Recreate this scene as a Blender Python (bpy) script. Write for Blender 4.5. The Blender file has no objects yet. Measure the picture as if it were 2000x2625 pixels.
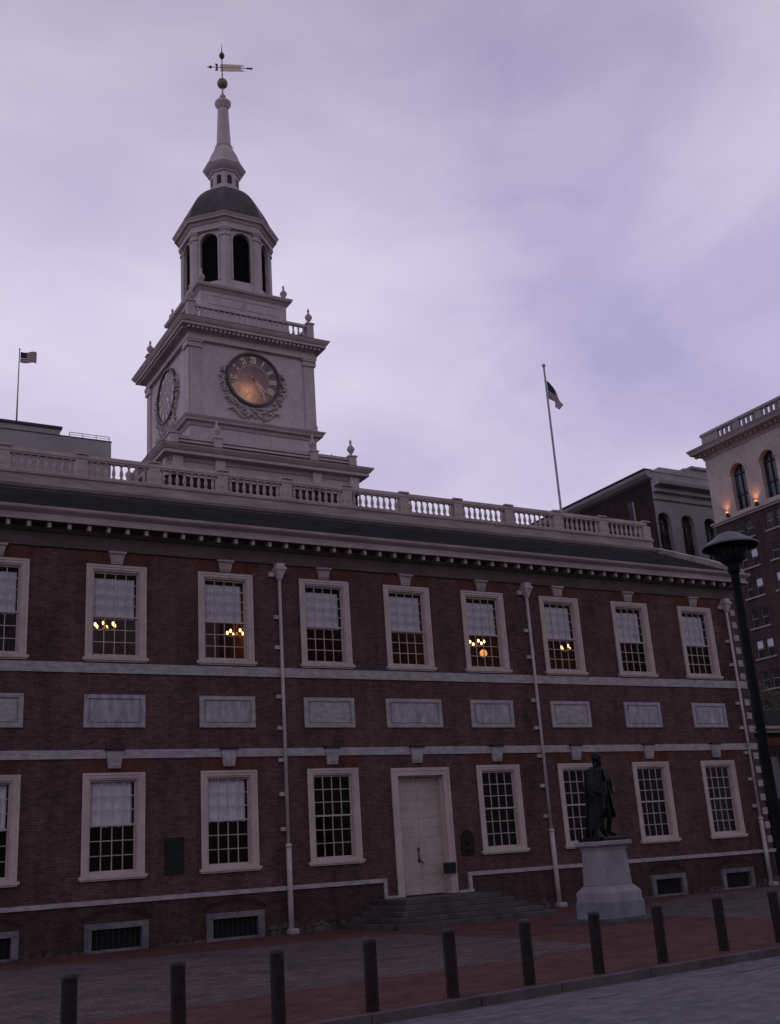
import bpy, bmesh, math, random
from math import sin, cos, pi, radians, sqrt
from mathutils import Vector, Matrix
random.seed(7)
SC = bpy.context.scene
COL = SC.collection

# ------------------------------------------------------------------ camera
CAMLOC = Vector((-19.214, -32.099, 1.85))
YAW, PITCH, ROLL = 0.530, 0.3130, -0.0690
fw = Vector((sin(YAW)*cos(PITCH), cos(YAW)*cos(PITCH), sin(PITCH)))
r0 = Vector((cos(YAW), -sin(YAW), 0)); u0 = r0.cross(fw)
rt = cos(ROLL)*r0 + sin(ROLL)*u0
up = -sin(ROLL)*r0 + cos(ROLL)*u0
cam = bpy.data.objects.new('camera', bpy.data.cameras.new('camera'))
COL.objects.link(cam)
cam.matrix_world = Matrix(((rt.x, up.x, -fw.x, CAMLOC.x), (rt.y, up.y, -fw.y, CAMLOC.y), (rt.z, up.z, -fw.z, CAMLOC.z), (0, 0, 0, 1)))
cam.data.sensor_fit = 'VERTICAL'; cam.data.sensor_height = 24.0; cam.data.sensor_width = 24.0*780/1024
cam.data.lens = 2769.4/2625*24.0
cam.data.clip_start = 0.1; cam.data.clip_end = 5000
SC.camera = cam

# ------------------------------------------------------------------ world: overcast dusk sky
SUN_EL, SUN_ROT = radians(4.0), radians(160.0)
w = bpy.data.worlds.new('World'); SC.world = w; w.use_nodes = True
nt = w.node_tree; nt.nodes.clear()
def N(t, tree=None, **kw):
    n = (tree or nt).nodes.new(t)
    for k, v in kw.items(): setattr(n, k, v)
    return n
out = N('ShaderNodeOutputWorld'); bg = N('ShaderNodeBackground'); bg.inputs['Strength'].default_value = 0.1
sky = N('ShaderNodeTexSky', sky_type='NISHITA'); sky.sun_disc = False
sky.sun_elevation = SUN_EL; sky.sun_rotation = SUN_ROT; sky.air_density = 1.5; sky.dust_density = 2.0
tc = N('ShaderNodeTexCoord'); mp = N('ShaderNodeMapping'); mp.inputs['Scale'].default_value = (1.0, 1.0, 1.9)
mp.inputs['Location'].default_value = (-3.156, 3.592, -6.011)
n1 = N('ShaderNodeTexNoise'); n1.inputs['Scale'].default_value = 2.1; n1.inputs['Detail'].default_value = 5; n1.inputs['Roughness'].default_value = 0.46; n1.inputs['Distortion'].default_value = 0.5
n2 = N('ShaderNodeTexNoise'); n2.inputs['Scale'].default_value = 6.5; n2.inputs['Detail'].default_value = 6; n2.inputs['Roughness'].default_value = 0.55; n2.inputs['Distortion'].default_value = 0.8
for n in (n1, n2): nt.links.new(mp.outputs[0], n.inputs['Vector'])
nt.links.new(tc.outputs['Generated'], mp.inputs['Vector'])
mx = N('ShaderNodeMath', operation='MULTIPLY_ADD'); mx.inputs[1].default_value = 0.26
nt.links.new(n2.outputs['Fac'], mx.inputs[0]); nt.links.new(n1.outputs['Fac'], mx.inputs[2])
rp = N('ShaderNodeValToRGB'); nt.links.new(mx.outputs[0], rp.inputs[0])
rp.color_ramp.elements[0].position = 0.40; rp.color_ramp.elements[0].color = (0.375, 0.338, 0.545, 1)
rp.color_ramp.elements[1].position = 0.84; rp.color_ramp.elements[1].color = (0.655, 0.605, 0.755, 1)
e = rp.color_ramp.elements.new(0.61); e.color = (0.530, 0.478, 0.655, 1)
# overcast luminance: brighter low in the south, dimmer towards zenith and north
sp = N('ShaderNodeSeparateXYZ'); nt.links.new(tc.outputs['Generated'], sp.inputs[0])
mrz = N('ShaderNodeMapRange', interpolation_type='SMOOTHSTEP'); nt.links.new(sp.outputs['Z'], mrz.inputs['Value'])
mrz.inputs['From Min'].default_value = 0.42; mrz.inputs['From Max'].default_value = 1.0; mrz.inputs['To Min'].default_value = 1.0; mrz.inputs['To Max'].default_value = 0.42
mry = N('ShaderNodeMapRange', interpolation_type='SMOOTHSTEP'); nt.links.new(sp.outputs['Y'], mry.inputs['Value'])
mry.inputs['From Min'].default_value = -0.75; mry.inputs['From Max'].default_value = 0.45; mry.inputs['To Min'].default_value = 0.54; mry.inputs['To Max'].default_value = 1.0
mul = N('ShaderNodeMath', operation='MULTIPLY'); nt.links.new(mrz.outputs[0], mul.inputs[0]); nt.links.new(mry.outputs[0], mul.inputs[1])
mul2 = N('ShaderNodeMath', operation='MULTIPLY'); mul2.inputs[1].default_value = 11.6; nt.links.new(mul.outputs[0], mul2.inputs[0])
sc_ = N('ShaderNodeVectorMath', operation='SCALE'); nt.links.new(rp.outputs[0], sc_.inputs[0]); nt.links.new(mul2.outputs[0], sc_.inputs['Scale'])
mixw = N('ShaderNodeMixRGB'); mixw.inputs['Fac'].default_value = 0.97
nt.links.new(sky.outputs[0], mixw.inputs[1]); nt.links.new(sc_.outputs[0], mixw.inputs[2])
nt.links.new(mixw.outputs[0], bg.inputs['Color']); nt.links.new(bg.outputs[0], out.inputs['Surface'])

# ------------------------------------------------------------------ sun (veiled, just above the horizon)
sl = bpy.data.lights.new('sun', 'SUN'); sl.energy = 0.10; sl.angle = radians(20); sl.color = (1.0, 0.86, 0.82)
so = bpy.data.objects.new('sun', sl); COL.objects.link(so)
sd = Vector((-0.45, -0.75, 0.42)).normalized()
so.rotation_euler = sd.to_track_quat('Z', 'Y').to_euler(); so.location = (-30, -40, 60)

SC.render.engine = 'CYCLES'
SC.view_settings.view_transform = 'Standard'; SC.view_settings.look = 'None'
SC.view_settings.exposure = 0.0; SC.view_settings.gamma = 1.0
SC.cycles.use_denoising = True
SC.cycles.max_bounces = 6; SC.cycles.sample_clamp_indirect = 3.0
SC.cycles.caustics_reflective = False; SC.cycles.caustics_refractive = False

# ------------------------------------------------------------------ materials
MATS = {}
def newmat(name):
    m = bpy.data.materials.new(name); m.use_nodes = True; MATS[name] = m
    t = m.node_tree; b = t.nodes['Principled BSDF']
    return m, t, b
def coords(t):
    return t.nodes.new('ShaderNodeTexCoord').outputs['Object']
def noise(t, vec, scale, detail=4, rough=0.55):
    n = t.nodes.new('ShaderNodeTexNoise'); n.inputs['Scale'].default_value = scale; n.inputs['Detail'].default_value = detail; n.inputs['Roughness'].default_value = rough
    t.links.new(vec, n.inputs['Vector']); return n.outputs['Fac']
def ramp(t, fac, stops):
    r = t.nodes.new('ShaderNodeValToRGB'); t.links.new(fac, r.inputs[0]); cr = r.color_ramp
    while len(cr.elements) < len(stops): cr.elements.new(0.5)
    for el, (p, c) in zip(cr.elements, stops): el.position = p; el.color = (*c, 1)
    return r.outputs[0]
def mixc(t, a, b, fac, mode='MIX'):
    m = t.nodes.new('ShaderNodeMixRGB'); m.blend_type = mode
    for i, x in ((1, a), (2, b)):
        if isinstance(x, tuple): m.inputs[i].default_value = (*x, 1)
        else: t.links.new(x, m.inputs[i])
    if isinstance(fac, float): m.inputs[0].default_value = fac
    else: t.links.new(fac, m.inputs[0])
    return m.outputs[0]
def bump(t, b, h, strength, dist=0.02):
    n = t.nodes.new('ShaderNodeBump'); n.inputs['Strength'].default_value = strength; n.inputs['Distance'].default_value = dist
    t.links.new(h, n.inputs['Height']); t.links.new(n.outputs[0], b.inputs['Normal'])
def noisy(name, c1, c2, scale=2.0, rough=0.7, bmp=0.2, fine=25.0, metal=0.0, spec=0.3, stretch=None, lo=0.35, hi=0.68):
    m, t, b = newmat(name); v = coords(t)
    if stretch:
        mpn = t.nodes.new('ShaderNodeMapping'); mpn.inputs['Scale'].default_value = stretch; t.links.new(v, mpn.inputs[0]); v = mpn.outputs[0]
    a = noise(t, v, scale, 6, 0.6); f = noise(t, v, fine, 3, 0.6)
    c = ramp(t, a, [(lo, c1), (hi, c2)])
    c = mixc(t, c, ramp(t, f, [(0.3, (0.72, 0.72, 0.72)), (0.7, (1.12, 1.12, 1.12))]), 0.6, 'MULTIPLY')
    t.links.new(c, b.inputs['Base Color']); b.inputs['Roughness'].default_value = rough; b.inputs['Metallic'].default_value = metal
    b.inputs['Specular IOR Level'].default_value = spec
    if bmp: bump(t, b, f, bmp)
    return m
def brickmat(name, c1, c2, mortar, bw=0.205, bh=0.068, ms=0.007, plan=False, big=0.35, darkhead=None):
    m, t, b = newmat(name); v = coords(t)
    s = t.nodes.new('ShaderNodeSeparateXYZ'); t.links.new(v, s.inputs[0])
    c = t.nodes.new('ShaderNodeCombineXYZ')
    if plan:
        t.links.new(s.outputs['X'], c.inputs[0]); t.links.new(s.outputs['Y'], c.inputs[1])
    else:
        a = t.nodes.new('ShaderNodeMath'); a.operation = 'ADD'; t.links.new(s.outputs['X'], a.inputs[0]); t.links.new(s.outputs['Y'], a.inputs[1])
        t.links.new(a.outputs[0], c.inputs[0]); t.links.new(s.outputs['Z'], c.inputs[1])
    br = t.nodes.new('ShaderNodeTexBrick'); t.links.new(c.outputs[0], br.inputs['Vector'])
    br.inputs['Scale'].default_value = 1.0; br.inputs['Brick Width'].default_value = bw; br.inputs['Row Height'].default_value = bh
    br.inputs['Mortar Size'].default_value = ms; br.inputs['Mortar Smooth'].default_value = 0.3; br.inputs['Bias'].default_value = -0.1
    br.inputs['Color1'].default_value = (*c1, 1); br.inputs['Color2'].default_value = (*c2, 1); br.inputs['Mortar'].default_value = (*mortar, 1)
    col = br.outputs['Color']
    st = t.nodes.new('ShaderNodeMapping'); st.inputs['Scale'].default_value = (1, 1, 1); t.links.new(v, st.inputs[0])
    big_ = noise(t, st.outputs[0], big, 6, 0.65)
    col = mixc(t, col, ramp(t, big_, [(0.32, (0.66, 0.64, 0.66)), (0.5, (0.95, 0.95, 0.95)), (0.72, (1.22, 1.16, 1.12))]), 0.85, 'MULTIPLY')
    vs_ = t.nodes.new('ShaderNodeMapping'); vs_.inputs['Scale'].default_value = (1.6, 1.6, 1.6 if plan else 0.16); t.links.new(v, vs_.inputs[0])
    col = mixc(t, col, ramp(t, noise(t, vs_.outputs[0], 1.0, 5, 0.7), [(0.36, (0.66, 0.65, 0.67)), (0.52, (1.0, 1.0, 1.0)), (0.72, (1.18, 1.15, 1.13))]), 0.75, 'MULTIPLY')
    n3_ = noise(t, v, 2.2, 5, 0.7)
    col = mixc(t, col, ramp(t, n3_, [(0.3, (0.62, 0.62, 0.64)), (0.7, (1.32, 1.28, 1.25))]), 0.7, 'MULTIPLY')
    n2_ = noise(t, v, 9.0, 4, 0.75)
    col = mixc(t, col, ramp(t, n2_, [(0.3, (0.6, 0.6, 0.62)), (0.7, (1.35, 1.3, 1.25))]), 0.7, 'MULTIPLY')
    t.links.new(col, b.inputs['Base Color']); b.inputs['Roughness'].default_value = 0.85; b.inputs['Specular IOR Level'].default_value = 0.2
    bump(t, b, br.outputs['Fac'], -0.35, 0.01)
    return m
def flat(name, c, rough=0.6, metal=0.0, emit=None, es=0.0, spec=0.4):
    m, t, b = newmat(name); b.inputs['Base Color'].default_value = (*c, 1); b.inputs['Roughness'].default_value = rough
    b.inputs['Metallic'].default_value = metal; b.inputs['Specular IOR Level'].default_value = spec
    if emit: b.inputs['Emission Color'].default_value = (*emit, 1); b.inputs['Emission Strength'].default_value = es
    return m
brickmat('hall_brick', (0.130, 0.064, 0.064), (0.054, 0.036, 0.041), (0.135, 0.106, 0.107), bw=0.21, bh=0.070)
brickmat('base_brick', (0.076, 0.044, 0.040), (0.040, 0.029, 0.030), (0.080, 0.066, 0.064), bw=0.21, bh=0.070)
brickmat('arch_brick', (0.135, 0.052, 0.040), (0.100, 0.042, 0.035), (0.11, 0.055, 0.05), bw=0.07, bh=0.3)
brickmat('dark_brick', (0.045, 0.026, 0.027), (0.028, 0.019, 0.022), (0.045, 0.034, 0.035))
brickmat('office_brick', (0.085, 0.052, 0.052), (0.060, 0.040, 0.044), (0.08, 0.065, 0.065))
brickmat('red_paving', (0.155, 0.062, 0.055), (0.085, 0.040, 0.039), (0.055, 0.035, 0.034), bw=0.21, bh=0.105, ms=0.010, plan=True, big=0.6)
brickmat('grey_paving', (0.150, 0.120, 0.122), (0.088, 0.072, 0.078), (0.050, 0.044, 0.046), bw=0.30, bh=0.15, ms=0.012, plan=True, big=0.5)
noisy('marble', (0.29, 0.272, 0.285), (0.47, 0.442, 0.46), 3.4, 0.5, 0.1, 9.0, stretch=(1, 1, 2.2))
noisy('marble_dull', (0.25, 0.25, 0.29), (0.46, 0.44, 0.50), 3.2, 0.55, 0.1, 6.0, stretch=(1.6, 1, 0.7))
noisy('cellar_stone', (0.11, 0.105, 0.12), (0.22, 0.21, 0.235), 2.6, 0.7, 0.15, 9)
noisy('cream_wood', (0.42, 0.36, 0.335), (0.58, 0.51, 0.475), 1.9, 0.55, 0.08, 20)
noisy('cream_trim', (0.30, 0.255, 0.245), (0.46, 0.40, 0.38), 1.3, 0.65, 0.12, 9, stretch=(0.5, 1, 2.5))
noisy('window_paint', (0.46, 0.385, 0.36), (0.60, 0.51, 0.475), 1.6, 0.5, 0.06, 18)
noisy('door_paint', (0.42, 0.36, 0.335), (0.56, 0.49, 0.46), 1.1, 0.5, 0.1, 14)
noisy('slate_roof', (0.030, 0.030, 0.036), (0.062, 0.058, 0.068), 1.4, 0.65, 0.3, 14, stretch=(1, 1, 1))
noisy('wing_slate', (0.012, 0.012, 0.014), (0.024, 0.023, 0.026), 1.4, 0.85, 0.3, 14, spec=0.1)
noisy('step_stone', (0.050, 0.048, 0.052), (0.108, 0.102, 0.106), 1.6, 0.65, 0.2, 18)
noisy('rubble_stone', (0.050, 0.040, 0.038), (0.125, 0.105, 0.10), 2.4, 0.85, 0.4, 12)
noisy('granite', (0.23, 0.225, 0.25), (0.37, 0.355, 0.39), 1.4, 0.7, 0.15, 40, stretch=(1, 1, 0.6))
noisy('granite_blue', (0.15, 0.165, 0.20), (0.27, 0.285, 0.33), 1.6, 0.7, 0.15, 30, stretch=(1, 1, 0.6))
noisy('kerb_stone', (0.055, 0.048, 0.050), (0.135, 0.12, 0.122), 1.2, 0.75, 0.25, 20)
noisy('asphalt', (0.085, 0.082, 0.100), (0.195, 0.185, 0.210), 4.5, 0.62, 1.0, 24, stretch=(0.8, 1.25, 1))
noisy('far_ground', (0.03, 0.035, 0.028), (0.06, 0.06, 0.05), 0.3, 0.9, 0.1, 6)
noisy('bronze', (0.005, 0.007, 0.007), (0.015, 0.019, 0.019), 4.0, 0.42, 0.15, 30, metal=0.5)
noisy('plaque_green', (0.008, 0.015, 0.014), (0.018, 0.028, 0.025), 5.0, 0.5, 0.3, 40, metal=0.4)
noisy('bollard_paint', (0.006, 0.005, 0.005), (0.026, 0.017, 0.016), 9.0, 0.6, 0.3, 25, metal=0.2)
noisy('iron_green', (0.005, 0.007, 0.008), (0.011, 0.014, 0.015), 3.0, 0.8, 0.1, 20, spec=0.1)
noisy('cap_metal', (0.10, 0.105, 0.12), (0.15, 0.155, 0.17), 3.0, 0.5, 0.1, 20, metal=0.3)
noisy('tower_paint', (0.54, 0.475, 0.485), (0.64, 0.565, 0.57), 0.8, 0.6, 0.05, 8, stretch=(1, 1, 0.35))
noisy('tower_trim', (0.48, 0.42, 0.42), (0.61, 0.535, 0.53), 0.9, 0.6, 0.05, 10)
noisy('dome_lead', (0.055, 0.043, 0.049), (0.120, 0.096, 0.104), 1.5, 0.55, 0.2, 8, stretch=(1, 1, 0.4))
noisy('limestone', (0.42, 0.36, 0.34), (0.55, 0.475, 0.45), 0.35, 0.8, 0.1, 3)
noisy('limestone_grey', (0.31, 0.285, 0.295), (0.42, 0.39, 0.40), 0.3, 0.8, 0.1, 3)
noisy('concrete', (0.33, 0.31, 0.32), (0.44, 0.41, 0.42), 0.12, 0.85, 0.1, 2, stretch=(1, 1, 3))
noisy('bark', (0.035, 0.028, 0.022), (0.075, 0.06, 0.05), 3, 0.9, 0.5, 15, stretch=(1, 1, 0.3))
noisy('zinc_pipe', (0.42, 0.38, 0.38), (0.58, 0.53, 0.52), 1.5, 0.5, 0.05, 10)
noisy('gold', (0.80, 0.64, 0.48), (0.95, 0.78, 0.60), 6, 0.45, 0.0, 20, metal=0.1)
noisy('old_gold', (0.20, 0.14, 0.11), (0.42, 0.30, 0.22), 5, 0.5, 0.1, 20, metal=0.2)
noisy('interior_wood', (0.16, 0.065, 0.030), (0.42, 0.17, 0.07), 1.2, 0.7, 0.0, 5)
noisy('interior_wall', (0.28, 0.29, 0.62), (0.38, 0.39, 0.78), 0.7, 0.8, 0.0, 4)
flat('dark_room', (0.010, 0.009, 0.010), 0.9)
flat('louvre_dark', (0.030, 0.028, 0.036), 0.7)
flat('dial_pale', (0.36, 0.32, 0.33), 0.6)
flat('dial_dark', (0.17, 0.165, 0.20), 0.5)
flat('dial_ring', (0.27, 0.225, 0.235), 0.5)
noisy('frieze_shade', (0.085, 0.064, 0.062), (0.135, 0.104, 0.100), 1.0, 0.7, 0.08, 12)  # cream paint darkened so its colour holds the shade under the eave
noisy('bollard_cap', (0.025, 0.023, 0.026), (0.05, 0.045, 0.048), 5, 0.6, 0.1, 20)
flat('dial_rim', (0.10, 0.085, 0.085), 0.5)
flat('blue_flag', (0.022, 0.025, 0.075), 0.8); flat('red_flag', (0.20, 0.045, 0.05), 0.8); flat('white_flag', (0.55, 0.53, 0.56), 0.8)
noisy('pole_paint', (0.32, 0.32, 0.38), (0.45, 0.45, 0.5), 2, 0.45, 0.0, 10, metal=0.3)
flat('lamp_glass', (0.012, 0.012, 0.014), 0.6, spec=0.2)
flat('black_iron', (0.012, 0.012, 0.013), 0.5)
flat('brass', (0.45, 0.28, 0.10), 0.35, 0.8)
flat('bulb_light', (1, 0.7, 0.4), 0.5, emit=(1.0, 0.52, 0.17), es=7.0)
flat('bowl_light', (1, 0.6, 0.3), 0.5, emit=(1.0, 0.42, 0.12), es=0.9)
flat('uplight_light', (1, 0.6, 0.3), 0.5, emit=(1.0, 0.38, 0.16), es=1.8)
m = bpy.data.materials.new('dial_glass'); m.use_nodes = True; MATS['dial_glass'] = m; t = m.node_tree; t.nodes.clear()
o_ = t.nodes.new('ShaderNodeOutputMaterial'); d_ = t.nodes.new('ShaderNodeBsdfDiffuse'); d_.inputs[0].default_value = (0.30, 0.30, 0.38, 1)
tl = t.nodes.new('ShaderNodeBsdfTranslucent'); ms_ = t.nodes.new('ShaderNodeMixShader'); ms_.inputs[0].default_value = 0.5
t.links.new(ramp(t, noise(t, coords(t), 2.2, 4, 0.6), [(0.3, (0.55, 0.42, 0.36)), (0.7, (0.95, 0.85, 0.78))]), tl.inputs[0])
t.links.new(d_.outputs[0], ms_.inputs[1]); t.links.new(tl.outputs[0], ms_.inputs[2]); t.links.new(ms_.outputs[0], o_.inputs[0])
# curtain
m, t, b = newmat('curtain_cloth'); v = coords(t)
wv = t.nodes.new('ShaderNodeTexWave'); wv.inputs['Scale'].default_value = 3.2; wv.inputs['Distortion'].default_value = 2.5; wv.inputs['Detail'].default_value = 2; wv.bands_direction = 'X'; t.links.new(v, wv.inputs['Vector'])
t.links.new(mixc(t, ramp(t, wv.outputs['Fac'], [(0, (0.78, 0.77, 0.86)), (1, (0.90, 0.89, 0.97))]), ramp(t, noise(t, v, 4.0, 5, 0.6), [(0.35, (0.70, 0.70, 0.74)), (0.65, (1, 1, 1))]), 0.6, 'MULTIPLY'), b.inputs['Base Color'])
b.inputs['Roughness'].default_value = 0.9; bump(t, b, wv.outputs['Fac'], 0.5, 0.03)
# glass: clear pane that mirrors the sky at grazing angles
def glass(name, tint, boost):
    m = bpy.data.materials.new(name); m.use_nodes = True; MATS[name] = m; t = m.node_tree; t.nodes.clear()
    o = t.nodes.new('ShaderNodeOutputMaterial'); tr = t.nodes.new('ShaderNodeBsdfTransparent'); tr.inputs[0].default_value = (*tint, 1)
    g = t.nodes.new('ShaderNodeBsdfGlossy'); g.inputs['Roughness'].default_value = 0.06; g.inputs['Color'].default_value = (0.9, 0.9, 0.95, 1)
    f = t.nodes.new('ShaderNodeFresnel'); f.inputs[0].default_value = boost; mx_ = t.nodes.new('ShaderNodeMixShader')
    nz = t.nodes.new('ShaderNodeTexNoise'); nz.inputs['Scale'].default_value = 1.7
    t.links.new(t.nodes.new('ShaderNodeTexCoord').outputs['Object'], nz.inputs['Vector'])
    bp = t.nodes.new('ShaderNodeBump'); bp.inputs['Strength'].default_value = 0.25; bp.inputs['Distance'].default_value = 0.02
    t.links.new(nz.outputs['Fac'], bp.inputs['Height']); t.links.new(bp.outputs[0], g.inputs['Normal']); 
    t.links.new(f.outputs[0], mx_.inputs[0]); t.links.new(tr.outputs[0], mx_.inputs[1]); t.links.new(g.outputs[0], mx_.inputs[2]); t.links.new(mx_.outputs[0], o.inputs[0])
glass('window_glass', (0.92, 0.92, 0.93), 1.17)
m, t, b = newmat('office_glass'); v = coords(t)
t.links.new(ramp(t, noise(t, v, 0.5, 2), [(0.4, (0.012, 0.014, 0.020)), (0.6, (0.05, 0.055, 0.07))]), b.inputs['Base Color']); b.inputs['Roughness'].default_value = 0.12; b.inputs['Specular IOR Level'].default_value = 0.6
m, t, b = newmat('leaf'); oi = t.nodes.new('ShaderNodeTexCoord').outputs['Object']
t.links.new(ramp(t, noise(t, oi, 1.3, 4), [(0.3, (0.018, 0.026, 0.012)), (0.55, (0.040, 0.052, 0.022)), (0.75, (0.085, 0.075, 0.030))]), b.inputs['Base Color']); b.inputs['Roughness'].default_value = 0.7

# ------------------------------------------------------------------ mesh helpers
class MB:
    def __init__(s): s.v = []; s.f = []
    def quad(s, a, b, c, d):
        i = len(s.v); s.v += [a, b, c, d]; s.f.append((i, i+1, i+2, i+3)); return s
    def box(s, x0, x1, y0, y1, z0, z1):
        i = len(s.v)
        s.v += [(x0, y0, z0), (x1, y0, z0), (x1, y1, z0), (x0, y1, z0), (x0, y0, z1), (x1, y0, z1), (x1, y1, z1), (x0, y1, z1)]
        s.f += [tuple(i+k for k in q) for q in ((0, 3, 2, 1), (4, 5, 6, 7), (0, 1, 5, 4), (1, 2, 6, 5), (2, 3, 7, 6), (3, 0, 4, 7))]
        return s
    def cbox(s, cx, cy, cz, sx, sy, sz): return s.box(cx-sx/2, cx+sx/2, cy-sy/2, cy+sy/2, cz-sz/2, cz+sz/2)
    def rings(s, rings, cap=True):
        i = len(s.v); n = len(rings[0])
        for r in rings: s.v += r
        for k in range(len(rings)-1):
            for j in range(n):
                a = i+k*n+j; b = i+k*n+(j+1) % n
                s.f.append((a, b, b+n, a+n))
        if cap:
            s.f.append(tuple(i+j for j in reversed(range(n)))); s.f.append(tuple(i+(len(rings)-1)*n+j for j in range(n)))
        return s
    def lathe(s, prof, n=12, cx=0, cy=0, rot=0.0, apo=False, cap=True):
        k = 1/cos(pi/n) if apo else 1
        return s.rings([[(cx+r*k*cos(2*pi*j/n+rot), cy+r*k*sin(2*pi*j/n+rot), z) for j in range(n)] for r, z in prof], cap)
    def square(s, prof, cx=0, cy=0): return s.lathe(prof, 4, cx, cy, pi/4, True)
    def rect(s, prof, x0, x1, y0, y1, cap=False):
        return s.rings([[(x0-o, y0-o, z), (x1+o, y0-o, z), (x1+o, y1+o, z), (x0-o, y1+o, z)] for o, z in prof], cap)
    def tube(s, p, q, r, r2=None, n=8):
        p = Vector(p); q = Vector(q); d = (q-p).normalized(); a = d.orthogonal().normalized(); b = d.cross(a); r2 = r if r2 is None else r2
        return s.rings([[tuple(c+rr*(cos(2*pi*j/n)*a+sin(2*pi*j/n)*b)) for j in range(n)] for c, rr in ((p, r), (q, r2))])
    def poly(s, pts, d):   # extrude flat polygon by vector d
        i = len(s.v); n = len(pts); d = Vector(d)
        s.v += [tuple(p) for p in pts] + [tuple(Vector(p)+d) for p in pts]
        s.f.append(tuple(range(i, i+n))); s.f.append(tuple(reversed(range(i+n, i+2*n))))
        for j in range(n): s.f.append((i+j, i+n+j, i+n+(j+1) % n, i+(j+1) % n))
        return s
    def ball(s, c, r, n=8, m=6, sc=(1, 1, 1)):
        return s.rings([[(c[0]+sc[0]*r*max(sin(pi*k/m), 0.02)*cos(2*pi*j/n), c[1]+sc[1]*r*max(sin(pi*k/m), 0.02)*sin(2*pi*j/n), c[2]-sc[2]*r*cos(pi*k/m)) for j in range(n)] for k in range(m+1)])
    def mesh(s, name, mat, smooth=False):
        me = bpy.data.meshes.new(name); me.from_pydata(s.v, [], s.f)
        bm = bmesh.new(); bm.from_mesh(me); bmesh.ops.recalc_face_normals(bm, faces=bm.faces); bm.to_mesh(me); bm.free()
        for mm in (mat if isinstance(mat, (list, tuple)) else [mat]): me.materials.append(MATS[mm])
        if smooth:
            for p in me.polygons: p.use_smooth = True
        return me
    def obj(s, name, mat, parent=None, loc=(0, 0, 0), smooth=False, bev=0.0):
        return link(name, s.mesh(name, mat, smooth), parent, loc, bev)
def link(name, me, parent=None, loc=(0, 0, 0), bev=0.0):
    o = bpy.data.objects.new(name, me); COL.objects.link(o); o.location = loc
    if parent is not None:
        o.parent = parent
        # parts are modelled in world space: cancel the parent's own offset
        if parent.get('world_parts'): o.location = Vector(loc)-parent.location
    if bev:
        md = o.modifiers.new('bevel', 'BEVEL'); md.width = bev; md.segments = 2; md.limit_method = 'ANGLE'
    return o
def tag(o, label=None, cat=None, group=None, kind=None):
    for k, v in (('label', label), ('category', cat), ('group', group), ('kind', kind)):
        if v: o[k] = v
    return o
def thing(name, label, cat, loc=(0, 0, 0), rz=0.0, group=None, world=False):
    o = bpy.data.objects.new(name, None); COL.objects.link(o); o.location = loc; o.rotation_euler.z = rz
    o.empty_display_size = 0.3
    if world: o['world_parts'] = 1
    return tag(o, label, cat, group)
def copy_tree(o, loc=None, parent=None):
    c = o.copy(); COL.objects.link(c)
    if parent is not None: c.parent = parent
    if loc is not None: c.location = loc
    for ch in list(o.children): copy_tree(ch, None, c)
    return c

# ------------------------------------------------------------------ ground
KY = lambda x: -17.45+0.105*(x+2.6)      # kerb line
tag(MB().box(-900, 900, -900, 900, -1.0, -0.16).obj('ground', 'far_ground'), kind='structure')
rb = MB(); rb.quad((-150, KY(-150)-0.10, -0.125), (-150, -60, -0.125), (170, -60, -0.125), (170, KY(170)-0.10, -0.125))
tag(rb.obj('road', 'asphalt'), kind='structure')
tag(MB().poly([(-150, KY(-150)+0.02, 0), (58, KY(58)+0.02, 0), (58, 40, 0), (-150, 40, 0)], (0, 0, -0.5)).obj('pavement', 'red_paving'), kind='structure')
gp = MB()
gp.poly([(-60, -19.5, 0.004), (-14.75, -15.45, 0.004), (-4.3, -14.05, 0.004), (-3.83, -10.3, 0.004), (-3.80, -7.6, 0.004), (-3.86, -5.0, 0.004), (-4.86, -4.63, 0.004), (-6.89, -4.30, 0.004), (-9.27, -3.88, 0.004), (-13.87, -3.16, 0.004), (-60, -2.2, 0.004)], (0, 0, -0.03))
gp.poly([(1.75, -13.0, 0.004), (45, -9.0, 0.004), (45, -1.2, 0.004), (10.4, -1.0, 0.004), (2.3, -7.0, 0.004)], (0, 0, -0.03))
tag(gp.obj('pavement_panels', 'grey_paving'), kind='structure')
kb = MB(); x = -40.0
while x < 58:
    x2 = min(x+random.uniform(1.5, 2.1), 58); dz = random.uniform(-0.004, 0.006)
    kb.poly([(x+0.006, KY(x)-0.13, -0.3), (x2-0.006, KY(x2)-0.13, -0.3), (x2-0.006, KY(x2)+0.015, -0.3), (x+0.006, KY(x)+0.015, -0.3)], (0, 0, 0.306+dz)); x = x2
tag(kb.obj('kerb', 'kerb_stone', bev=0.012), kind='structure')
# light worn streaks on the road
st = MB()
for (xa, ya, L, wd) in ((-6.2, -18.9, 1.1, 0.05), (-5.0, -18.7, 0.7, 0.03), (-9.0, -19.2, 0.6, 0.03)):
    st.quad((xa, ya, -0.121), (xa+L, ya+0.11*L, -0.121), (xa+L, ya+0.11*L+wd, -0.121), (xa, ya+wd, -0.121))
tag(st.obj('road_marking', 'kerb_stone'), kind='structure')

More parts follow.
